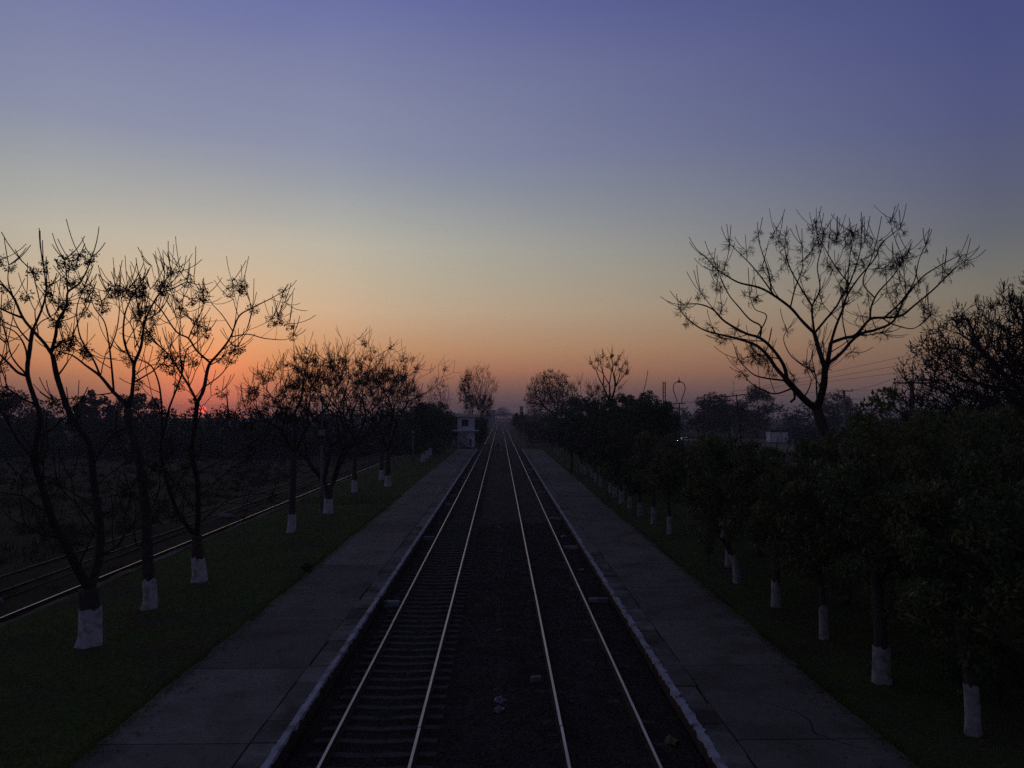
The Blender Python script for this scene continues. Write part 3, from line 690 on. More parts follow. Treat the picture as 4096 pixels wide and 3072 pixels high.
# big bare tree on the right
t = Tree('bare_tree', (14.9, 32, .24), 'tall bare spreading tree standing above the right hand trees', seed=201); t.tn = (1, 2, 2, 3)
TP = traced(t, 32, c6, [
    ([(1135, 1800), (1085, 1560), (1035, 1450), (1005, 1370), (985, 1310)], .30, .215),
    ([(985, 1310), (1010, 1240), (1030, 1150), (1035, 1070), (1048, 1045)], .165, .125),
    ([(1048, 1045), (1060, 980), (1070, 918)], .095, .08),
    ([(1040, 1062), (1000, 960), (972, 862)], .105, .085),
    ([(972, 862), (900, 790), (830, 710), (720, 630), (640, 590), (520, 560), (420, 500), (370, 460), (330, 410)], .075, .018),
    ([(972, 862), (960, 760), (958, 700)], .055, .045),
    ([(958, 700), (1005, 600), (990, 470), (1015, 350), (1025, 260)], .035, .016),
    ([(958, 700), (890, 590), (830, 480), (800, 380), (800, 290)], .04, .016),
    ([(975, 855), (1040, 780), (1105, 700), (1135, 640), (1180, 570), (1240, 390), (1250, 290)], .055, .016),
    ([(1070, 918), (1100, 820), (1140, 720), (1165, 640), (1230, 540), (1330, 420), (1370, 330), (1480, 240)], .06, .016),
    ([(1070, 918), (1150, 890), (1220, 870), (1300, 780), (1370, 770), (1480, 760), (1560, 700), (1680, 600), (1780, 500), (1860, 435)], .07, .016),
    ([(1048, 1045), (1130, 980), (1200, 900), (1260, 860), (1340, 840), (1440, 790), (1500, 670), (1600, 540), (1700, 470), (1830, 400)], .075, .016),
    ([(1370, 772), (1440, 810), (1550, 835), (1610, 800), (1660, 750)], .03, .015),
    ([(1310, 778), (1310, 700), (1350, 620), (1440, 520), (1500, 420)], .04, .016),
    ([(1380, 770), (1480, 680), (1560, 560), (1590, 430), (1630, 340)], .04, .016),
    ([(1180, 570), (1120, 500), (1080, 440), (1000, 300)], .03, .015),
    ([(1165, 640), (1175, 480), (1195, 300)], .03, .015),
    ([(1310, 640), (1260, 560), (1310, 420), (1340, 320)], .03, .015),
    ([(830, 710), (860, 590), (900, 480), (900, 340)], .035, .015),
    ([(720, 630), (700, 500), (650, 340), (640, 280)], .035, .015),
    ([(730, 640), (680, 560), (600, 460), (520, 380), (470, 330)], .035, .015),
    ([(985, 1310), (920, 1260), (850, 1185), (800, 1130)], .15, .125),
    ([(800, 1130), (740, 1060), (700, 1000), (630, 935), (520, 895), (340, 850), (250, 800), (180, 730)], .085, .018),
    ([(820, 1140), (790, 1050), (720, 950), (650, 890), (560, 860), (440, 790), (370, 720), (290, 690), (200, 690)], .085, .018),
    ([(655, 893), (655, 820), (590, 780), (520, 700), (470, 640), (430, 560), (400, 490)], .04, .016),
    ([(640, 885), (690, 760), (620, 720), (590, 640)], .03, .015),
    ([(440, 790), (360, 700), (300, 620)], .025, .014),
    ([(980, 1290), (985, 1200), (975, 1100), (900, 1050), (830, 990), (790, 900), (810, 840)], .04, .016),
    ([(975, 1100), (960, 1000), (980, 920)], .02, .013),
    ([(800, 1160), (700, 1130), (620, 1110), (560, 1060), (520, 1010)], .045, .016),
    ([(850, 1190), (740, 1220), (650, 1190), (590, 1150), (545, 1090)], .04, .016),
    ([(850, 1190), (855, 1250), (830, 1270)], .06, .05),
], 12, tuftL=(.6, 1.15), slen=(.6, 1.3), fruit=.9, spawn=.72, yspan=.7, sec=1.15, lev=1, low=.8, tw=.0185, thin=1.0, tn=(1, 2, 2))
t.white(.31, .28, 1.0, 9, TP); t.finish(fruitm=WISP, lmax=150)

# crowns grown toward points spread through a volume: dense twiggy trees
def colonize(q, base, trunk_top, pts, step=.35, infl=2.2, kill=.6, it=90, upb=0.0):
    nodes = [np.array(base, float)]; par = [-1]; d = np.array(trunk_top)-base; n = max(2, int(np.linalg.norm(d)/step))
    for i in range(1, n+1): nodes.append(base+d*i/n); par.append(len(nodes)-2)
    pts = np.array(pts); A = np.array(nodes); D = np.linalg.norm(pts[:, None]-A[None, -1:], axis=2)[:, 0]; near = np.full(len(pts), len(nodes)-1); alive = np.ones(len(pts), bool)
    for _ in range(it):
        if not alive.any(): break
        sel = alive & (D < infl)
        if not sel.any():
            j = np.argmin(np.where(alive, D, 1e9)); sel = np.zeros(len(pts), bool); sel[j] = True
        newn = []
        arr = np.array(nodes)
        for k in np.unique(near[sel]):
            v = pts[sel & (near == k)]-arr[k]; v = (v/np.linalg.norm(v, axis=1)[:, None]).sum(0)
            newn.append((k, arr[k]+unit(unit(v)+q.normal(0, .18, 3)+np.array([0, 0, upb]))*step))
        for k, p in newn:
            nodes.append(p); par.append(k); dd = np.linalg.norm(pts-p, axis=1); m = dd < D; D[m] = dd[m]; near[m] = len(nodes)-1
        alive &= D > kill
    return np.array(nodes), np.array(par)
def twiggy(t, nodes, par, rtip, rpow=2.4, rmax=.4, twigs=2, tl=.45, k=4, side=0.0):
    n = len(nodes); rad = np.zeros(n); ch = [[] for _ in range(n)]
    for i in range(1, n): ch[par[i]].append(i)
    for i in range(n-1, -1, -1):
        rad[i] = rtip if not ch[i] else min(rmax, sum(rad[c]**rpow for c in ch[i])**(1/rpow))
    main = {}
    stack = [0]; done = set()
    heads = [(0, None)]
    while heads:
        h, p = heads.pop(); path = ([nodes[p]] if p is not None else [])+[nodes[h]]; rr = ([rad[h]] if p is not None else [])+[rad[h]]; cur = h
        while ch[cur]:
            c = max(ch[cur], key=lambda z: rad[z])
            for o_ in ch[cur]:
                if o_ != c: heads.append((o_, cur))
            cur = c; path.append(nodes[cur]); rr.append(rad[cur])
        if len(path) > 1: (t.trunk if h == 0 else t.crown).tube(t.loc(path), rr, 8 if rr[0] > .08 else k, cap=False)
        d = unit(path[-1]-path[max(0, len(path)-3)]) if len(path) > 1 else np.array([0, 0, 1])
        for _ in range(twigs):
            dd = unit(d+rdir(t.rn)*.8+np.array([0, 0, .35])); L = tl*t.rn.uniform(.6, 1.3)
            t.crown.tube(t.loc([path[-1], path[-1]+dd*L*.5, path[-1]+unit(dd+np.array([0, 0, .4]))*L]), [rtip, rtip*.9, rtip*.8], 3, cap=False)
    if side:
        for i in range(1, n):
            if rad[i] > .06: continue
            m_ = side*t.rn.uniform(.3, 1.7)
            for _ in range(int(m_)+(t.rn.random() < m_ % 1)):
                d = unit(nodes[i]-nodes[par[i]]); dd = unit(d*.6+rdir(t.rn)*.8+np.array([0, 0, .4])); L = tl*t.rn.uniform(.5, 1.1)
                t.crown.tube(t.loc([nodes[i], nodes[i]+dd*L*.5, nodes[i]+unit(dd+np.array([0, 0, .35]))*L]), [rtip, rtip*.9, rtip*.7], 3, cap=False)
    return rad
def volpts(q, n, c, rad, shell=.35, zmin=-1):
    out = []
    while len(out) < n:
        d = q.normal(0, 1, 3); d /= np.linalg.norm(d)
        if d[2] < zmin: continue
        out.append(np.array(c)+d*np.array(rad)*(shell+(1-shell)*q.uniform()**.5))
    return out
def twig_tree(base, fork, crown_c, crown_r, npts, label, seed, step=.4, rtip=.02, twigs=2, tl=.5, leafn=0, leaf_sz=.2, leafm='leaf_brown', group=None, rmax=.4, kill=.6, zmin=-.4, infl=2.5, name='bare_tree', leaf_low=False, upb=0.0, shell=.12, side=0.0, cone=None):
    t = Tree(name, base, label, group=group, seed=seed); B = t.base
    pts = volpts(t.q, npts, crown_c, crown_r, shell, zmin)
    if cone: pts = [p for p in pts if math.hypot(p[0]-crown_c[0], p[1]-crown_c[1]) < cone[0]+cone[1]*(p[2]-B[2]) + t.q.normal(0, .35)]
    nodes, par = colonize(t.q, B-np.array([0, 0, .1]), np.array(fork, float), pts, step, infl, kill, upb=upb)
    twiggy(t, nodes, par, rtip, rmax=rmax, twigs=twigs, tl=tl, side=side)
    if leafn:
        N_ = nodes[len(nodes)//8:]
        if leaf_low: N_ = N_[(N_[:, 2] < crown_c[2]+.1*crown_r[2]) | (N_[:, 0] < crown_c[0]-.35*crown_r[0])]
        leaves(t.lv, N_-B, leafn, leaf_sz, t.q, .5, .4)
    return t.finish(leafm=M[leafm])
twig_tree((23.6, 31, 0), (23.3, 31, 2.6), (23.2, 31, 6.5), (6.5, 5.2, 6.0), 5600, 'huge dense twiggy tree cut by the right edge of the photo', 301, step=.26, rtip=.015, twigs=4, tl=.42, kill=.30, zmin=-.5, infl=1.6, upb=.12, side=1.6, leafn=34000, leaf_sz=.09, leafm='bud')
twig_tree((28.0, 35, 0), (27.8, 35, 3.0), (27.6, 35, 7.0), (5.0, 4.4, 5.0), 1300, 'twiggy tree mostly outside the right edge, behind the huge one', 302, step=.4, rtip=.016, twigs=3, tl=.5, kill=.5, zmin=-.5, infl=2.2, side=1.2, leafn=6000, leaf_sz=.10, leafm='bud')
twig_tree((10.6, 152, -.3), (10.4, 152, 4), (10.4, 152, 9.6), (5.6, 5, 6.2), 2400, 'round brownish bare tree just beyond the right platform end', 303, side=.5, step=.42, rtip=.024, twigs=3, tl=.7, leafn=4200, leaf_sz=.28, kill=.5, zmin=-.6, infl=2.2, upb=.1)
twig_tree((-5.6, 182, -.3), (-5.7, 182, 3.5), (-5.5, 182, 10.6), (5.2, 4.2, 7.8), 1500, 'tall upright bare tree right behind the white cabin', 304, side=.5, step=.6, rtip=.021, twigs=4, tl=1.7, leafn=4200, leaf_sz=.34, kill=.75, zmin=-.85, leaf_low=True, upb=.55, infl=2.6, cone=(.8, .33))
twig_tree((-14.6, 176, -.3), (-14.6, 176, 4), (-14.6, 176, 10.4), (3.2, 2.6, 5.4), 700, 'thin pale bare tree left of the white cabin', 305, step=.55, rtip=.02, twigs=2, tl=1.0, leafn=700, leaf_sz=.3, kill=.7, zmin=-.8, upb=.7)
chinaberry((11.2, 76, .24), 13.0, 'bare chinaberry with big round fruit clusters rising over the right hedge of trees', 317, r=.17, fork=7.6, lev=2, nmain=4, white=False, group=None, fruit=1.0, L0=1.9, spread=.5)
chinaberry((10.6, 84, .24), 10.2, 'low bare chinaberry between the round brown tree and the clustered one', 322, r=.15, fork=5.6, lev=3, nmain=3, white=False, group=None, fruit=.6, L0=1.5, spread=.5)
t = Tree('bare_sapling', (11.4, 62, .24), 'lone curved bare shoot sticking up left of the ladder mast', 'sapling', seed=330)
P = spline([t.base-[0, 0, .1], t.base+[.1, 0, 4], t.base+[.35, 0, 7.6], t.base+[.75, .1, 9.3], t.base+[.9, .1, 10.2]], .4)
t.trunk.tube(t.loc(P), np.linspace(.07, .022, len(P)), 6); P2 = spline([P[int(len(P)*.72)], P[int(len(P)*.72)]+[-.5, .2, .15], P[int(len(P)*.72)]+[-1.1, .3, .1]], .3); t.crown.tube(t.loc(P2), np.linspace(.025, .014, len(P2)), 5)
t.finish()

# row of small leafy trees along the right platform
ROW = [(9.1,124.7),(9.2,118.0),(7.95,83.6),(9.2,84.4),(9.2,81.2),(9.4,76.8),(9.2,72.3),(9.0,67.0),(9.2,62.6),(9.0,58.9),(8.9,55.1),(9.0,52.2),(9.0,48.3),(9.1,44.6),(9.2,40.8),(9.8,32.3),(9.2,29.2),(9.3,25.4),(9.4,21.9),(9.3,18.4),(9.7,15.5)]
HT = [6.5,6.0,5.0,7.2,6.4,7.4,6.2,7.5,6.4,7.2,5.9,6.6,5.0,5.6,4.6,5.0,6.0,5.2,5.5,6.9,5.4]
nth = ['nearest', 'second nearest', 'third nearest', 'fourth nearest', 'fifth nearest', 'sixth nearest', 'seventh nearest', 'eighth nearest', 'ninth nearest', 'tenth nearest', 'eleventh nearest', 'twelfth nearest', 'thirteenth nearest', 'fourteenth nearest', 'fifteenth nearest', 'sixteenth nearest', 'seventeenth nearest', 'eighteenth nearest', 'nineteenth nearest', 'twentieth nearest', 'farthest']
for i, (x, y) in enumerate(ROW):
    k = len(ROW)-1-i; h = HT[i]; dark = i == 2
    extra = {15: 'slender leafy tree with an extra whitewashed stub behind the leaning one', 16: 'leafy tree whose whitewashed trunk leans left with a pale cut stub', 19: 'leafy tree with the thickest whitewashed trunk beside right platform', 2: 'leafy tree with dark unpainted trunk right at the far platform edge', 20: 'leafy tree with whitewashed foot in the lower right corner'}.get(i)
    t = Tree('leafy_tree', (x, y, .24), extra or f'{nth[k]} small leafy tree with whitewashed trunk in the right platform row', group='whitewashed leafy trees along the right platform', seed=400+i)
    rn = t.rn; ln = (-.95 if i == 16 else rn.uniform(-.18, .12)); r = {19: .185, 20: .125, 18: .11}.get(i, rn.uniform(.11, .15))
    if dark: r = .2
    P = spline([t.base-[0, 0, .1], t.base+[ln*.12, 0, .9], t.base+[ln*.7, .1, 1.9], t.base+[ln, .2, 2.7]], .3); t.trunk.tube(t.loc(P), np.linspace(r, r*.7, len(P)), 8, jit=.05, rn=rn)
    for a in range(4): t.grow(P[-1]-[0, 0, rn.uniform(0, .5)], np.array([math.cos(a*1.6+i), math.sin(a*1.6+i), 1.1]), 1.1, r*.5, 2, .1, .7, 0)
    near = y < 46; w = rn.uniform(1.5, 1.95)
    if i == 15: w = 1.3
    c = (ln+.4, .2, (h+1.4)/2+.1); rad = (w, w*1.15, (h-1.2)/2)
    cl = clumps(t.q, 80 if near else 40, c, rad, .3)
    cl = cl[~((cl[:, 0] < -1.55) & (cl[:, 2] < 3.2))]
    n = 13000 if y < 35 else (8000 if near else 4000)
    leaves(t.lv, cl, n, .16 if near else .24, t.q, .40, .6, 2.4)
    if not dark: t.white(r*1.06, r*1.0, rn.uniform(.86, 1.08) if i != 16 else 1.15, i+60, P, flare=.18, m_='white_shaded')
    if i == 16:
        b = MB(); b.tube([(ln*.6-.02, .0, 1.75), (ln*.6+.05, -.02, 2.0)], [.07, .065], 8); b.build('cut_stub', M['white'], t.root)
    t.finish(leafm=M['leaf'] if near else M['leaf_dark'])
# larger leafy trees behind the row, and right of it
BIG = [(12.5, 96, 9.4, 3.4), (13.2, 84, 9.6, 3.4), (13.6, 73, 8.9, 3.0), (16.8, 88, 9.6, 3.5), (11.6, 108, 9.6, 3.3), (12.2, 62, 7.9, 2.6), (11.4, 132, 9.0, 3.4), (20.0, 100, 9.2, 3.6), (23.5, 112, 9.4, 3.6), (13.4, 21, 6.9, 2.5), (15.2, 25.5, 7.0, 2.8), (12.7, 16.0, 6.2, 2.2), (17.2, 19.5, 7.6, 3.0), (13.3, 41, 5.0, 2.0), (11.9, 34.5, 5.1, 1.8), (19.0, 27.5, 7.4, 2.6), (21.5, 21.5, 7.4, 3.2), (11.9, 26.0, 6.3, 2.1)]
BL = ['leafy tree behind the right row, left of the ladder mast', 'broad leafy tree under the clustered chinaberry', 'leafy tree under the lone curved shoot', 'feathery topped leafy tree at the foot of the ladder mast', 'leafy tree in front of the round brown tree', 'leafy tree behind the middle of the right row', 'dark leafy tree at the end of the right platform', 'leafy tree behind the ladder mast', 'leafy tree left of the onion topped pole', 'rounded leafy tree in front of the concrete power pole', 'tall leafy tree below the huge twiggy one', 'leafy tree crowding the lower right corner', 'dark leafy tree at the right edge below the twiggy crown', 'low leafy bush tree right of the pale road', 'low leafy tree in front of the road gap', 'leafy tree beneath the end of the power pole crossarm', 'leafy tree filling the right edge at eye level', 'leafy tree below the trunk of the tall bare tree']
for i, (x, y, h, w) in enumerate(BIG):
    t = Tree('leafy_tree', (x, y, .24 if x < 24 else -.3), BL[i], seed=500+i)
    P = spline([t.base-[0, 0, .1], t.base+[.1, 0, h*.2], t.base+[0, .1, h*.4]], .4); t.trunk.tube(t.loc(P), np.linspace(.2, .13, len(P)), 8)
    for a in range(5): t.grow(P[-1], np.array([math.cos(a*1.3), math.sin(a*1.3), 1]), h*.16, .07, 2, .1, .6, 0)
    cl = clumps(t.q, 80 if y < 45 else 60, (0, 0, h*.56), (w, w, h*.44-.35), .4)
    near = y < 45
    leaves(t.lv, cl, 11000 if near else 6500, .17 if near else .3, t.q, .42 if near else .62, .5, 2.3)
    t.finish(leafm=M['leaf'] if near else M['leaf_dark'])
# small columnar plant, round shrub, weed tuft
t = Tree('columnar_shrub', (9.25, 33.4, .24), 'thin columnar evergreen beside the right platform row', 'shrub', seed=560)
t.trunk.tube([(0, 0, -.05), (0, 0, .8), (0, 0, 2.0)], [.04, .03, .015], 6); leaves(t.lv, [(0, 0, z) for z in np.linspace(.4, 2.1, 12)], 1500, .12, t.q, .24, -.8, 3); t.finish(leafm=M['leaf_dark'])
t = Tree('round_shrub', (11.0, 17.2, .24), 'round clipped dark shrub right of the thickest whitewashed trunk', 'shrub', seed=561)
t.trunk.tube([(0, 0, -.05), (0, 0, .4)], [.06, .05], 6); leaves(t.lv, clumps(t.q, 60, (0, 0, .72), (.95, .95, .62), .5), 6500, .09, t.q, .22, .2); t.finish(leafm=M['leaf_dark'])
t = Tree('weed_tuft', (-7.92, 31.3, .26), 'small dark weed tuft at the outer edge of the left platform', 'weed', seed=562)
t.trunk.tube([(0, 0, -.03), (0, 0, .15)], [.02, .015], 5); leaves(t.lv, clumps(t.q, 14, (0, 0, .22), (.22, .25, .16), .3), 700, .10, t.q, .12, -.3, 3); t.finish(leafm=M['leaf_dark'])

# ------------------------------------------------------------------ woods and trees in the distance
def mass(name, label, items, seed, leafsz, per, m, shell=.5, kind='stuff', cat='trees'):
    q = np.random.RandomState(seed); mb = MB()
    for (x, y, h, w) in items:
        cl = clumps(q, 26, (x, y, h*.5-.3), (w, w*.8, h*.5), shell); leaves(mb, cl, per, leafsz, q, w*.38, .3, 1.8)
    return tag(mb.build(name, m), label, cat, kind=kind)
q = np.random.RandomState(77)
items = [(-x+q.uniform(-2, 2), 150+22*q.uniform()+.05*x, 8.3+q.uniform(-.5, .9)+(.9 if x > 95 else 0), 4.6+q.uniform(-.8, 1)) for x in np.arange(17, 175, 3.0)]
items += [(-x+q.uniform(-2, 2), 128+q.uniform(-6, 6), 3.0+q.uniform(-1, 1.2), 3.6) for x in np.arange(14, 150, 4.4)]
items += [(-x+q.uniform(-2, 2), 146+q.uniform(-4, 4), 7.0+q.uniform(-.8, .8), 4.4) for x in np.arange(16, 172, 3.2)]
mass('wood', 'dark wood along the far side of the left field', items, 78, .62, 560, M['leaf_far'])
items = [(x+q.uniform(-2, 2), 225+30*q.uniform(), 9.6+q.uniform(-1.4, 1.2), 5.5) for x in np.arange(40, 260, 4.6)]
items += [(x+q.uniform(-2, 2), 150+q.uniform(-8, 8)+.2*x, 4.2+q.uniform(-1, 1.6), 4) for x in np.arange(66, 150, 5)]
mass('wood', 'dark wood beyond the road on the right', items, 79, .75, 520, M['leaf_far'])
items += [(-x+q.uniform(-2, 2), 143+q.uniform(-4, 4), 5.4+q.uniform(-1, 1), 4.2) for x in np.arange(15, 170, 3.6)] if False else []
far_items = [(x+q.uniform(-6, 6), 1180+q.uniform(-60, 60), 8.5+q.uniform(-2, 2.5), 12) for x in np.arange(-330, 330, 15)]
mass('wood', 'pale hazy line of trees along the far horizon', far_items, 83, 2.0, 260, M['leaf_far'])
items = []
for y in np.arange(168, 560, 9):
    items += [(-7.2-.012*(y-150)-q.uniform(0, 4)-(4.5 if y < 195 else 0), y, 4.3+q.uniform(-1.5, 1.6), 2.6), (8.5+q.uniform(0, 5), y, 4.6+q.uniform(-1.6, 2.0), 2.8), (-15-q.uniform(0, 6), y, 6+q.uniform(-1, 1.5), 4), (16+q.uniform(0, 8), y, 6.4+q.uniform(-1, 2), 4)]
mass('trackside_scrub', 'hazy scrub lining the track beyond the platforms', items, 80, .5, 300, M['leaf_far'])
DT = [(-98, 150, 12.0, 7, 'rounded tree standing out of the wood at the far left edge'), (-86, 160, 12.0, 3.6, 'small domed tree poking out of the left wood behind the nearest stems'), (-76, 158, 11.6, 5.4, 'broad domed tree in the left wood behind the second trunk'),
      (79, 230, 16, 7, 'conical bushy tree left of the tall bare trunk on the right'), (108, 240, 13.6, 7, 'dark rounded tree behind the concrete power pole'), (57, 200, 12.6, 6, 'rounded tree right of the onion topped pole'), (66, 215, 11.6, 6, 'lower rounded tree left of the slanting crossarm'), (6, 1380, 19, 15, 'pale hazy domed tree over the vanishing point'), (7.2, 262, 8.2, 2.4, 'small dark bush tree right of the tracks in the haze')]
for i, (x, y, h, w, lb) in enumerate(DT):
    t = Tree('distant_tree', (x, y, -.32), lb, seed=600+i)
    t.trunk.tube([(0, 0, -.1), (.1, 0, h*.25), (0, 0, h*.5)], [.35, .28, .2], 8)
    cl = clumps(t.q, 60, (0, 0, h*.58), (w, w*.9, h*.42), .45)
    if i == 3: cl[:, :2] *= (1.25-.9*np.clip((cl[:, 2]-4)/12, 0, 1))[:, None]
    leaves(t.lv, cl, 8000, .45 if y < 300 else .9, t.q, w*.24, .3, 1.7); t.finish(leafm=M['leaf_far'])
for i, (x, y, h, w, lb) in enumerate([(-12.5, 152, 9.6, 3.4, 'dense dark tree left of the white cabin'), (-17.5, 158, 9.0, 3.6, 'dark tree behind the third lamp post'), (-9.2, 171, 7.2, 2.6, 'dark bushy tree touching the left side of the white cabin'), (-4.6, 174, 6.8, 1.9, 'dark ivy covered bush right of the white cabin')]):
    t = Tree('leafy_tree', (x, y, -.3), lb, seed=640+i)
    t.trunk.tube([(0, 0, -.1), (.1, 0, 2), (0, 0, h*.5)], [.25, .2, .15], 8)
    leaves(t.lv, clumps(t.q, 90, (0, 0, h*.52), (w, w, h*.46), .3), 7000, .34, t.q, .8, .3); t.finish(leafm=M['leaf_dark'])

# ------------------------------------------------------------------ signal cabin
cb = tag(empty('signal_cabin', (-7.35, 163, -.3)), 'white two storey signal cabin with flat roof beside the left track', 'cabin')
W_, D_, H_ = 3.5, 3.6, 6.6
b = MB()
zw0, zw1, xw0, xw1 = 4.55, 5.95, -.86, .56          # window opening in the front wall
b.box((0, -D_/2+.1, zw0/2), (W_, .2, zw0)); b.box((0, -D_/2+.1, (zw1+H_)/2), (W_, .2, H_-zw1))
b.box(((-W_/2+xw0)/2, -D_/2+.1, (zw0+zw1)/2), (xw0+W_/2, .2, zw1-zw0)); b.box(((W_/2+xw1)/2, -D_/2+.1, (zw0+zw1)/2), (W_/2-xw1, .2, zw1-zw0))
b.build('front_wall', M['cabin'], cb)
MB().box((-W_/2+.1, .1, H_/2), (.195, D_-.2, H_)).build('side_wall', M['cabin'], cb)
MB().box((W_/2-.1, .1, H_/2), (.195, D_-.2, H_)).build('side_wall', M['cabin'], cb)
MB().box((0, D_/2-.1, H_/2), (W_-.4, .2, H_)).build('back_wall', M['cabin'], cb)
MB().box((0, -.1, H_+.28), (4.75, 4.7, .55)).build('roof', M['cabin'], cb)
wn = MB().box(((xw0+xw1)/2, -D_/2+.14, (zw0+zw1)/2), (xw1-xw0, .03, zw1-zw0)).build('window', M['glass'], cb)
MB().box((xw0+.03, -D_/2+.08, (zw0+zw1)/2), (.06, .06, zw1-zw0)).box((xw1-.03, -D_/2+.08, (zw0+zw1)/2), (.06, .06, zw1-zw0)).box(((xw0+xw1)/2, -D_/2+.08, zw1-.03), (xw1-xw0-.12, .06, .06)).box(((xw0+xw1)/2, -D_/2+.08, zw0+.03), (xw1-xw0-.12, .06, .06)).build('frame', M['iron'], wn)
MB().box((0, -.2, 3.55), (5.5, D_+.9, .14)).build('balcony_slab', M['cabin'], cb)
rl = MB()
for s_ in (-1, 1):
    rl.tube([(s_*2.7, -2.4, 3.6), (s_*2.7, -2.4, 4.5)], .03, 5); rl.tube([(s_*1.76, -2.4, 4.5), (s_*2.7, -2.4, 4.5)], .025, 5); rl.tube([(s_*2.7, 1.8, 4.5), (s_*2.7, -2.4, 4.5)], .025, 5)
rl.build('balcony_railing', M['pole'], cb)
MB().box((.98, -D_/2-.012, 1.15), (.5, .03, 1.5)).build('door', M['dark'], cb)
MB().box((-.55, -D_/2-.006, 1.72), (2.3, .02, 3.3)).build('stair_shade_panel', M['stair_shade'], cb)  # thin sheet painting the shade behind the stairs onto the wall
st = MB()
for k in range(9): st.box((.55-k*.24, -2.55, .22+k*.18), (.26, .8, .09))
st.box((-1.6, -2.55, .75), (.1, .82, 1.5)); o = st.build('stair_flight', M['cabin'], cb)
st = MB()
for k in range(9): st.box((-1.35+k*.0, 0, -50+k), (.01, .01, .01)) if False else None
for k in range(10): st.box((.62-k*.235, -2.15, 1.75+k*.185), (.26, .5, .09))
o2 = st.build('stair_flight', M['cabin'], cb)
def railing(x0, z0, x1, z1, y, par):
    b = MB(); n = 9
    for k in range(n):
        t_ = k/(n-1); b.tube([(x0+(x1-x0)*t_, y, z0+(z1-z0)*t_), (x0+(x1-x0)*t_, y, z0+(z1-z0)*t_+.95)], .02, 4)
    b.tube([(x0, y, z0+.95), (x1, y, z1+.95)], .035, 5); b.tube([(x0, y, z0+.05), (x1, y, z1+.05)], .06, 4); b.build('railing', M['cabin'], par)
railing(.75, .2, -1.5, 1.75, -2.95, o); railing(.75, 1.8, -1.6, 3.55, -2.42, o2)
MB().box((.72, -2.3, .85), (.18, .5, 1.7)).build('stair_pier', M['cabin'], cb); MB().box((1.5, -2.35, .9), (.22, .6, 1.9), ry=.06).build('stair_pier', M['cabin'], cb)

# ------------------------------------------------------------------ lamp posts, poles, masts, wires
def lamp_post(x, y, h, label, flood):
    r = tag(empty('lamp_post', (x, y, .24)), label, 'lamp post', 'lamp posts on the left lawn')
    MB().tube([(0, 0, -.1), (0, 0, h*.6)], .075, 10).tube([(0, 0, h*.6), (0, 0, h)], .055, 10).build('pole', M['pole'], r, smooth=True)
    MB().tube([(0, 0, 0), (0, 0, .5)], .11, 10).build('base_sleeve', M['pole'], r)
    MB().box((.02, -.12, flood), (.62, .20, .56), rx=-.25).build('floodlight', M['iron'], r)
    MB().box((.02, -.235, flood+.03), (.5, .01, .42), rx=-.25).build('floodlight_glass', M['pole_c'], r)
    MB().box((0, 0, h+.02), (.5, .08, .06)).box((0, -.12, h-.12), (.22, .22, .16)).build('lamp_head', M['iron'], r)
lamp_post(-11.25, 47.7, 7.6, 'nearest lamp post on the left lawn with a square floodlight box', 5.35)
lamp_post(-10.5, 91, 7.4, 'middle lamp post on the left lawn in front of dark trees', 4.4)
lamp_post(-10.4, 135, 5.0, 'farthest lamp post near the end of the left platform', 3.9)
def power_pole(x, y, h, label, arm=2.2, two=False, vbrace=False, m='pole_c', tilt=0.0, r0=.15, yaw=0.0, group='power poles on the right'):
    r = tag(empty('power_pole', (x, y, -.3)), label, 'power pole', group); r.rotation_euler = (0, tilt, yaw)
    H2 = h+.3
    MB().tube([(0, 0, -.2), (0, 0, H2*.5), (0, 0, H2)], [r0*1.25, r0*1.1, r0*.8], 8).build('pole', M[m], r)
    arms = [H2-.12]+([H2-.95] if two else [])
    for k, z in enumerate(arms):
        aw = arm*(1 if k == 0 else .6)
        MB().box((0, -r0-.03, z), (aw, .09, .10)).build('crossarm', M['iron'], r)
        for sx in (-.46, -.15 if aw > 1.5 else 0, .46):
            MB().tube([(sx*aw, -r0-.03, z+.05), (sx*aw, -r0-.03, z+.16)], .02, 5).ellip((sx*aw, -r0-.03, z+.23), (.07, .07, .09), 8, 5).build('insulator', M['insul'], r)
    if vbrace: MB().tube([(-arm*.34, -r0-.02, H2-.18), (0, -r0-.02, H2-1.0)], .03, 5).tube([(arm*.34, -r0-.02, H2-.18), (0, -r0-.02, H2-1.0)], .03, 5).build('brace', M['iron'], r)
    return r
power_pole(25.6, 78, 8.9, 'leaning dark pole with slanted crossarm and v brace', 2.6, vbrace=True, m='iron', tilt=-.10, r0=.07)
power_pole(47.6, 103, 10.1, 'pale concrete pole with two crossarms right of the tall bare tree', 2.3, two=True, r0=.19)
power_pole(26.6, 48, 8.9, 'pole whose crossarm reaches out left of the huge twiggy tree', 2.6, r0=.16)
power_pole(36, 36, 12.0, 'pole out of frame carrying the three rising wires', 2.4, r0=.16)
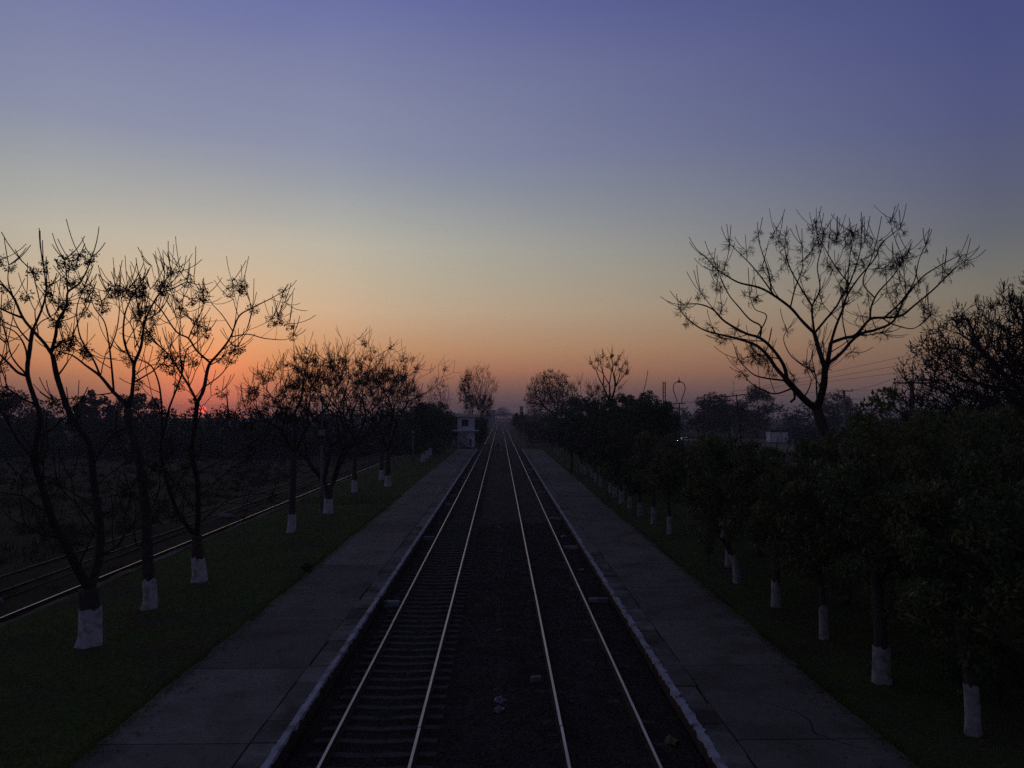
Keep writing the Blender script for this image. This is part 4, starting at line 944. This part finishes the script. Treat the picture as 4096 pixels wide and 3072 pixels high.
# onion topped transformer pole
r = tag(empty('transformer_pole', (31.9, 133, -.3)), 'tall pole with onion shaped hoop, crossarms and transformer box', 'pole')
MB().tube([(0, 0, -.2), (0, 0, 9.2)], [.15, .10], 8).build('pole', M['iron'], r)
hp = MB()
for s_ in (-1, 1):
    P = spline([(s_*.42, 0, 9.0), (s_*.46, 0, 9.7), (s_*.82, 0, 10.7), (s_*1.07, 0, 11.7), (s_*.86, 0, 12.5), (s_*.40, 0, 12.85), (0, 0, 12.95)], .15); hp.tube(P, .075, 6)
hp.build('onion_hoop', M['iron'], r)
MB().tube([(0, 0, 12.72), (0, 0, 12.95), (0, 0, 13.2), (0, 0, 13.75)], [.32, .22, .08, .02], 8).build('finial', M['iron'], r)
MB().box((0, -.14, 8.95), (2.2, .1, .12)).build('crossarm', M['iron'], r); MB().box((0, -.14, 8.05), (2.4, .1, .12)).build('crossarm', M['iron'], r)
for x_ in (-.95, -.5, .5, .95): MB().ellip((x_, -.14, 9.12), (.09, .09, .13), 7, 5).build('insulator', M['insul'], r)
MB().box((-.42, -.5, 5.3), (1.15, .7, 1.05)).build('transformer', M['iron'], r); MB().box((0, -.3, 4.2), (1.6, .5, .1)).build('platform_bracket', M['iron'], r)
# ladder-like lattice mast
r = tag(empty('lattice_mast', (31.2, 142, -.3)), 'narrow ladder like lattice mast left of the onion topped pole', 'mast')
lm = MB()
for sx in (-.2, .2):
    for sy in (-.2, .2): lm.box((sx, sy, 6.6), (.09, .09, 13.4))
lm.build('leg_frame', M['iron'], r)
for k in range(16): MB().box((0, -.2, .6+k*.82), (.32, .07, .09)).build('rung', M['iron'], r)
r = tag(empty('antenna_mast', (94, 300, -.3)), 'hair thin antenna mast on the right horizon', 'mast')
MB().tube([(0, 0, 0), (0, 0, 12), (0, 0, 21)], [.14, .09, .05], 5).build('mast_tube', M['pole'], r)
for z_ in (19.5, 20.4): MB().tube([(-.6, 0, z_), (.6, 0, z_)], .04, 4).build('antenna_bar', M['pole'], r)
def wire(a, b_, sag, label, rad=.012):
    a = np.array(a, float); b_ = np.array(b_, float); t_ = np.linspace(0, 1, 24)[:, None]; P = a*(1-t_)+b_*t_; P[:, 2] -= (4*sag*t_*(1-t_))[:, 0]
    m = MB(); m.tube(P-a, rad, 4); o = m.build('overhead_wire', M['iron']); o.location = a
    tag(o, label, 'wire', 'overhead wires on the right')
for k, (lb, off) in enumerate([('highest of three wires rising to the right behind the bare tree', 0), ('middle of three wires rising to the right behind the bare tree', 1), ('lowest of three wires rising to the right behind the bare tree', 2)]):
    wire((24.2+off*1.1, 78, 9.1+.1*off), (35+off*.9, 36, 13.2-off*.9), .25, lb, .014)
wire((31.2, 133, 9.1), (24.4, 78, 9.0), .5, 'upper wire from the onion topped pole to the leaning pole', .016)
wire((32.6, 133, 9.1), (26.8, 78, 9.3), .5, 'second wire from the onion topped pole to the leaning pole', .016)
wire((31.2, 133, 8.1), (25.6, 78, 6.4), .6, 'low wire from the onion topped pole past dark trees', .016)
wire((46.6, 103, 10.2), (25.5, 48, 9.1), .4, 'upper wire from the concrete pole to the nearer crossarm', .014)
wire((48.5, 103, 10.2), (27.6, 48, 9.1), .4, 'second wire from the concrete pole to the nearer crossarm', .014)
wire((46.9, 103, 9.3), (26.0, 48, 8.0), .4, 'lower wire from the concrete pole to the nearer crossarm', .014)
wire((46.6, 103, 10.2), (34, 190, 9.4), .6, 'wire running on from the concrete pole toward the onion topped pole', .018)

# ------------------------------------------------------------------ right background: road, cars, shed, walls
g = MB(); g.raw(*grid(41.5, 50, 40, 330, 4, 60, lambda X, Y: np.full_like(X, -.26))); tag(g.build('road', M['road']), 'pale road running beside the railway on the right', kind='structure')
g = MB(); g.raw(*grid(52, 96, 60, 215, 6, 20, lambda X, Y: np.full_like(X, -.29))); tag(g.build('dry_ground', M['soil']), 'pale yellowish open ground beyond the road', kind='structure')
def car(x, y, yaw, label, lit=False, paint='carw'):
    r = tag(empty('car', (x, y, -.25)), label, 'car', 'cars on the road to the right'); r.rotation_euler = (0, 0, yaw)
    prof = [(-2.05, .35), (-2.08, .75), (-1.95, .92), (-1.1, 1.0), (-.55, 1.42), (.9, 1.46), (1.75, 1.0), (2.05, .9), (2.08, .4)]
    n_ = len(prof); V = [(sx*(.82 if z < 1.1 else .66), yy, z) for sx in (-1, 1) for yy, z in prof]; a = np.arange(n_)
    b = MB(); me_q = np.stack([a[:-1], a[1:], n_+a[1:], n_+a[:-1]], 1); b.raw(V, me_q)
    mid = [[0, 1, 7, 8], [1, 2, 6, 7], [2, 3, 5, 6], [3, 4, 5, 5]]
    b.Q.append(np.array([[0, 1, 7, 8], [1, 2, 6, 7], [2, 3, 3, 6]])*1); b.T.append(np.array([[3, 4, 6], [4, 5, 6], [n_+3, n_+6, n_+4], [n_+4, n_+6, n_+5]]))
    b.Q[-1] = np.array([[0, 1, 7, 8], [1, 2, 6, 7]]); b.Q.append(np.array([[n_+8, n_+7, n_+1, n_+0], [n_+7, n_+6, n_+2, n_+1], [0, 8, n_+8, n_]])); b.T.append(np.array([[2, 3, 6], [n_+2, n_+6, n_+3]]))
    b.build('body', M[paint], r)
    MB().raw([(-.62, -1.06, 1.04), (.62, -1.06, 1.04), (.56, -.60, 1.40), (-.56, -.60, 1.40)], [[0, 1, 2, 3]])
    w = MB(); w.raw([(-.66, -1.09, 1.05), (.66, -1.09, 1.05), (.58, -.60, 1.41), (-.58, -.60, 1.41)], [[0, 1, 2, 3]]); w.build('windscreen', M['glass'], r)
    for sx in (-1, 1):
        w = MB(); w.raw([(sx*.80, -.9, 1.03), (sx*.80, 1.4, 1.03), (sx*.70, .8, 1.38), (sx*.70, -.5, 1.38)], [[0, 1, 2, 3]]); w.build('side_window', M['glass'], r)
        MB().ellip((sx*.6, -2.07, .72), (.15, .05, .09), 8, 6).build('headlight', M['lamp'] if lit else M['pole_c'], r)
        for yy in (-1.3, 1.3):
            a_ = np.linspace(0, 2*math.pi, 13)[:-1]; MB().tube([(sx*.72, yy, .32), (sx*.88, yy, .32)], .32, 14).build('wheel', M['tyre'], r)
    MB().box((0, -2.09, .45), (1.5, .08, .16)).build('bumper', M['iron'], r)
car(45.1, 183, 0, 'white car coming along the road, right of the bright headlamp')
car(41.8, 182, .1, 'dark car with lit headlamp at the left end of the road gap', True, 'iron')
car(63.5, 152, .4, 'dark fronted car parked behind the bare trunk', False, 'iron')
r = tag(empty('roadside_shed', (69, 186, -.3)), 'pale walled roadside shed with thin flat canopy', 'shed')
MB().box((0, 0, 1.5), (4.4, 3, 2.4)).build('wall', M['cabin'], r); MB().box((0, -.4, 4.0), (5.4, 4.4, .14)).build('canopy', M['pole_c'], r)
for sx in (-2.4, .2, 2.4): MB().tube([(sx, -2.2, -.1), (sx, -2.2, 3.95)], .09, 6).build('post', M['pole'], r)
MB().box((0, -1.52, 2.95), (4.2, .1, .5)).build('dark_opening', M['glass'], r)
r = MB().box((0, 0, .75), (34, .25, 2.0)).build('boundary_wall', M['far']); r.location = (98, 176, -.3); r.rotation_euler = (0, 0, -.1)
tag(r, 'long low pale boundary wall behind the dry ground', 'wall')

# striped board and railing at the end of the right platform
r = tag(empty('striped_board', (6.0, 146, -.3)), 'dark striped board on two posts past the right platform end', 'sign')
MB().box((0, 0, 3.15), (1.15, .06, 1.5)).build('board', M['iron'], r)
for k in range(4): MB().box((-.30+.2*k, -.036, 3.1+.08*k), (.09, .008, 1.0), ry=.75).build('stripe', M['wall'], r)
for sx in (-.56, .56): MB().tube([(sx, .05, -.1), (sx, .05, 3.9)], .06, 6).build('post', M['iron'], r)
r = tag(empty('railing', (8.0, 145.6, -.3)), 'dark iron railing between the striped board and the trees', 'fence')
for k in range(6): MB().tube([(-1.3+k*.55, 0, -.05), (-1.3+k*.55, 0, 2.3)], .035, 5).build('post', M['iron'], r)
for z_ in (.9, 1.6, 2.3): MB().tube([(-1.3, 0, z_), (1.45, 0, z_)], .03, 5).build('rail_bar', M['iron'], r)
# small marker post between the tracks far off
r = tag(empty('marker_post', (-.35, 132, -.25)), 'short dark marker post between the two tracks', 'post')
MB().tube([(0, 0, -.1), (0, 0, 1.5)], .05, 6).build('post_shaft', M['iron'], r); MB().box((0, -.05, 1.65), (.45, .05, .35)).build('plate', M['iron'], r)

# far bridge and building
r = tag(empty('footbridge', (1.6, 530, -.3)), 'hazy footbridge spanning the tracks in the distance', 'bridge')
MB().box((0, 0, 6.9), (17, 2.4, .8)).build('deck', M['far'], r)
for sx in (-8, 8): MB().box((sx, 0, 3.2), (1.4, 2.2, 6.6)).build('pier', M['far'], r)
for sx in (-1, 1):
    for k in range(5): MB().box((sx*(9.2+k*1.1), 0, 6.5-k*1.2), (1.25, 2.2, .6), ry=sx*.5).build('stair_ramp', M['far'], r)
for k in range(9): MB().tube([(-8+k*2, -1.15, 7.3), (-8+k*2, -1.15, 8.3)], .06, 4).build('post', M['far'], r)
MB().tube([(-8.4, -1.15, 8.3), (8.4, -1.15, 8.3)], .07, 4).build('handrail', M['far'], r)
r = tag(empty('block_building', (-8.6, 690, -.3)), 'hazy flat roofed block left of the vanishing point', 'building')
MB().box((0, 0, 5.4), (8.5, 9, 10.8)).build('wall', M['far'], r); MB().box((0, 0, 11.0), (9.0, 9.5, .4)).build('roof', M['far'], r)
for k in range(3):
    for z_ in (4, 7.6): MB().box((-2.6+k*2.6, -4.53, z_), (1.2, .05, 1.4)).build('window', M['glass'], r)
r = tag(empty('distant_tower', (18.3, 640, -.3)), 'hazy square tower right of the vanishing point', 'tower')
MB().box((0, 0, 6.5), (2.6, 2.6, 13.6)).build('shaft', M['far'], r); MB().box((0, 0, 13.7), (3.4, 3.4, .9)).build('tank', M['far'], r)

# ------------------------------------------------------------------ litter and loose things
def bag(x, y, z, sx, sy, sz, label, m='plastic', name='plastic_bag', seed=1, cat='litter'):
    b = MB(); b.ellip((0, 0, sz*.32), (sx/2, sy/2, sz*.42), 9, 6, .42, rng(seed)); o = b.build(name, M[m]); o.location = (x, y, z); o.rotation_euler = (0, 0, seed*.7); tag(o, label, cat)
bag(.02, 18.35, -.18, .30, .26, .17, 'larger crumpled pale bag lying between the two tracks', seed=3)
bag(-.01, 17.75, -.16, .22, .20, .14, 'small crumpled pale bag just in front of the larger one', seed=4)
bag(-.11, 19.1, -.16, .10, .09, .07, 'tiny pale scrap behind the larger bag between tracks', seed=5)
bag(-.02, 24.2, -.16, .26, .16, .10, 'flat pale scrap midway between the two tracks', 'block', 'paper_scrap', seed=6)
bag(3.62, 16.1, -.18, .42, .26, .12, 'yellow cloth lying under the right platform edge', 'yellow', 'cloth', seed=7)
bag(3.42, 19.3, -.18, .09, .07, .05, 'tiny white scrap right of the right track', seed=8)
bag(.02, 38, -.17, .22, .2, .14, 'small pale scrap far between the two tracks', seed=9)
bag(-.07, 46, -.17, .22, .2, .12, 'farthest pale scrap between the two tracks', seed=10)
bag(3.6, 42.5, -.17, .4, .3, .16, 'white litter beside the right platform wall before the third beam', seed=11)
bag(3.68, 88, -.17, .5, .4, .3, 'white litter heap by the right platform wall far off', seed=12)
bag(3.6, 33.5, -.17, .25, .2, .12, 'small white litter between rail and right platform wall', seed=13)
bag(-4.9, 172, -.2, .9, .5, .3, 'white scrap left of the left track beyond the platform', seed=14)
bag(5.8, 176, -.2, .6, .5, .3, 'white scrap right of the tracks beyond the platform', seed=15)
bag(10.75, 17.6, .26, .22, .16, .08, 'pale scrap on the grass beside the round shrub', seed=16)
bag(11.2, 17.9, .8, .14, .12, .08, 'pale scrap caught on top of the round shrub', seed=17)
b = MB(); b.box((0, 0, .06), (.26, .16, .13), taper=.96); o = b.build('pale_block', M['block']); o.location = (.94, 19.75, -.17); o.rotation_euler = (0, 0, .15); tag(o, 'small pale block beside the left rail of the right track', 'block')
for i, (x, y, sx, sy, sz, lb) in enumerate([(-18.6, 27.6, 1.3, .7, .55, 'large rounded boulder lying on the siding near the nearest tree'), (-18.2, 50.5, 1.2, .6, .3, 'flat stone heap on the siding behind the trunks')]):
    b = MB(); b.ellip((0, 0, sz*.3), (sx/2, sy/2, sz*.7), 12, 8, .12, rng(50+i)); o = b.build('boulder', M['block'], smooth=True); o.location = (x, y, -.15); tag(o, lb, 'stone')

# ------------------------------------------------------------------ evening haze
hz = bpy.data.materials.new('haze_air'); hz.use_nodes = True; tn = hz.node_tree
for n in list(tn.nodes): tn.nodes.remove(n)
pv = tn.nodes.new('ShaderNodeVolumePrincipled'); pv.inputs['Color'].default_value = (.86, .86, .92, 1); pv.inputs['Density'].default_value = .0006; pv.inputs['Anisotropy'].default_value = .1
oo = tn.nodes.new('ShaderNodeOutputMaterial'); tn.links.new(pv.outputs[0], oo.inputs['Volume'])
b = MB(); b.box((0, 700, 11.4), (3200, 1720, 26)); o = b.build('haze', hz); tag(o, 'thin evening haze in the air', 'haze', kind='stuff')
